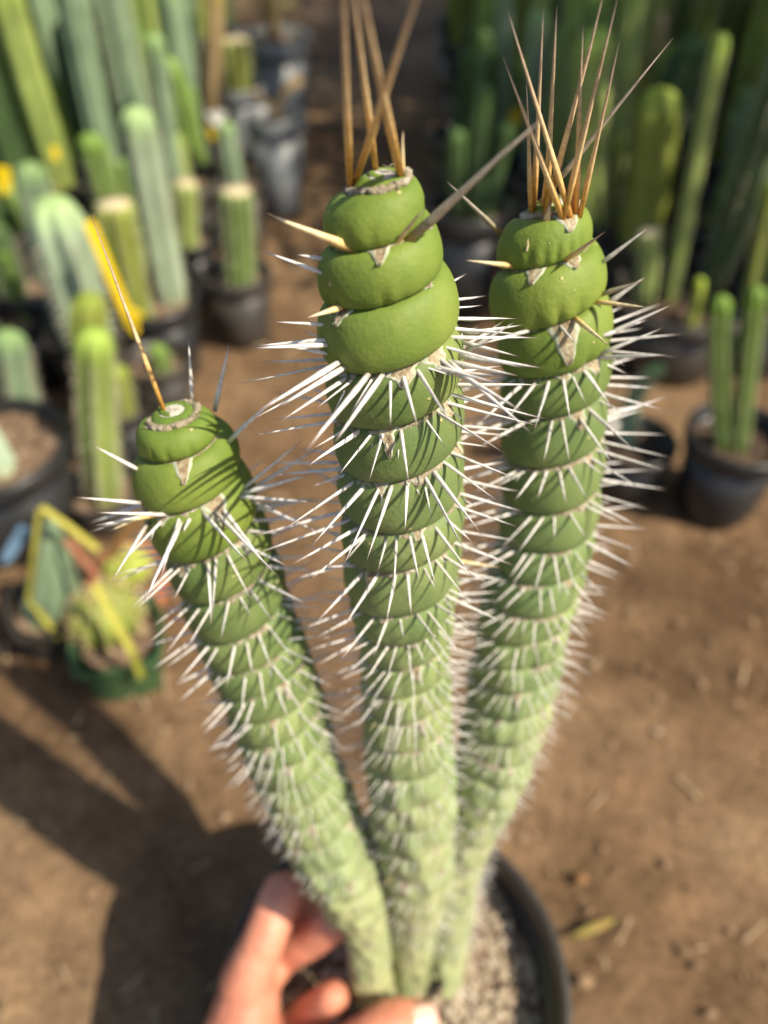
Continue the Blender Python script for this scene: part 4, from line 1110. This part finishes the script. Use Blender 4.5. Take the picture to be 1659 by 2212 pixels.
stake('plant_label', at_y(1112, 275, 1.3), at_y(1116, 238, 1.3), .010, M_YELLOW, 'dull yellow label behind the left edge of the golden spines', 'plant label')
stake('plant_label', at_d(8, 1216, .62), at_d(55, 1138, .62), .0048, M_BLUE, 'blue plastic label leaning at the lower left edge', 'plant label')
stake('plant_label', at_d(234, 1208, .66), at_d(312, 1084, .62), .0042, M_ORANGE, 'orange brown stake left of the shortest spiral stem', 'stake')
def strap(name, pts, wdt, m, label):
    """folded strap: V shaped section along a path"""
    V = []; Fc = []; mN = len(pts)
    for i, p in enumerate(pts):
        d = (pts[min(i + 1, mN - 1)] - pts[max(i - 1, 0)]).normalized()
        tc = (Vector((0, 0, CAMZ + .6)) - p).normalized(); s = d.cross(tc).normalized(); u = s.cross(d)
        for a, h in ((-1, .0), (0, -.5), (1, .0), (0, -.75)):
            V.append(p + s * (a * wdt) + u * (h * wdt * .7))
    for i in range(mN - 1):
        for k in range(4):
            k2 = (k + 1) % 4; Fc.append((i * 4 + k, i * 4 + k2, i * 4 + 4 + k2, i * 4 + 4 + k))
    Fc += [(3, 2, 1, 0), tuple(mN * 4 - 4 + k for k in range(4))]
    o = mesh_obj(name, V, Fc, m, smooth=False); tag(o, label, 'strap', 'yellow green folded straps among the small pots'); return o
strap('strap', [at_d(130, 1382, .665), at_d(95, 1335, .655), at_d(63, 1298, .64), at_d(74, 1200, .60), at_d(86, 1100, .575)], .0024, M_STRAP, 'yellow green folded strap bent in front of the pyramid shaped cactus')
strap('strap', [at_d(90, 1096, .575), at_d(150, 1138, .59), at_d(213, 1188, .605)], .0025, M_STRAP, 'yellow green folded strap slanting right from the tip of the pyramid shaped cactus')
strap('strap', [at_d(206, 1262, .575), at_d(262, 1368, .585), at_d(286, 1408, .59), at_d(308, 1466, .62)], .0030, M_STRAP, 'yellow green folded strap crossing the small round cactus')
strap('strap', [at_d(140, 1165, .60), at_d(178, 1205, .60), at_d(212, 1245, .60)], .0022, M_RED, 'reddish folded strap beside the pyramid shaped cactus')
# fallen leaf and pebbles on the right
def leaf(p, d, L, wd, m, label):
    V = []; Fc = []; d = d.normalized(); s = d.cross(Vector((0, 0, 1)))
    for i in range(7):
        f = i / 6; ww = wd * math.sin(math.pi * (0.06 + .9 * f)); c = p + d * (L * f) + Vector((0, 0, .002 + .004 * math.sin(f * 3)))
        V += [c - s * ww + Vector((0, 0, .0015)), c, c + s * ww + Vector((0, 0, .0015))]
    for i in range(6):
        for k in range(2): q = i * 3 + k; Fc.append((q, q + 1, q + 4, q + 3))
    o = mesh_obj('fallen_leaf', V, Fc, m); tag(o, label, 'leaf'); so = o.modifiers.new('t', 'SOLIDIFY'); so.thickness = .0006
leaf(at_z(1232, 2030, .001), Vector((1, .35, 0)), .035, .003, M_LEAF, 'slim yellow green leaf fallen on the soil right of the black pot')
def stone(p, r, m, label):
    V = []; Fc = []; n = 10; rows = 7
    for i in range(rows + 1):
        th = math.pi * i / rows
        for k in range(n):
            a = 2 * math.pi * k / n; v = Vector((math.sin(th) * math.cos(a), math.sin(th) * math.sin(a) * .8, math.cos(th) * .6))
            V.append(p + v * r * (1 + .25 * noise.noise(v * 1.7 + p * 30)))
    for i in range(rows):
        for k in range(n):
            k2 = (k + 1) % n; Fc.append((i * n + k, (i + 1) * n + k, (i + 1) * n + k2, i * n + k2))
    o = mesh_obj('stone', V, Fc, m); tag(o, label, 'stone')
stone(at_z(1262, 2118, .004), .006, M_CLOD, 'pale yellowish pebble right of the black pot near the bottom edge')
stone(at_z(1168 + 88, 1898, .003), .005, M_ORANGE, 'orange pebble on the soil right of the black pot rim')
stone(at_z(60, 1436, .003), .005, M_ORANGE, 'orange pebble on the soil below the yellow straps')
stone(at_z(1420, 1580, .003), .004, M_PUMICE, 'beige pebble on open soil right of the cactus')
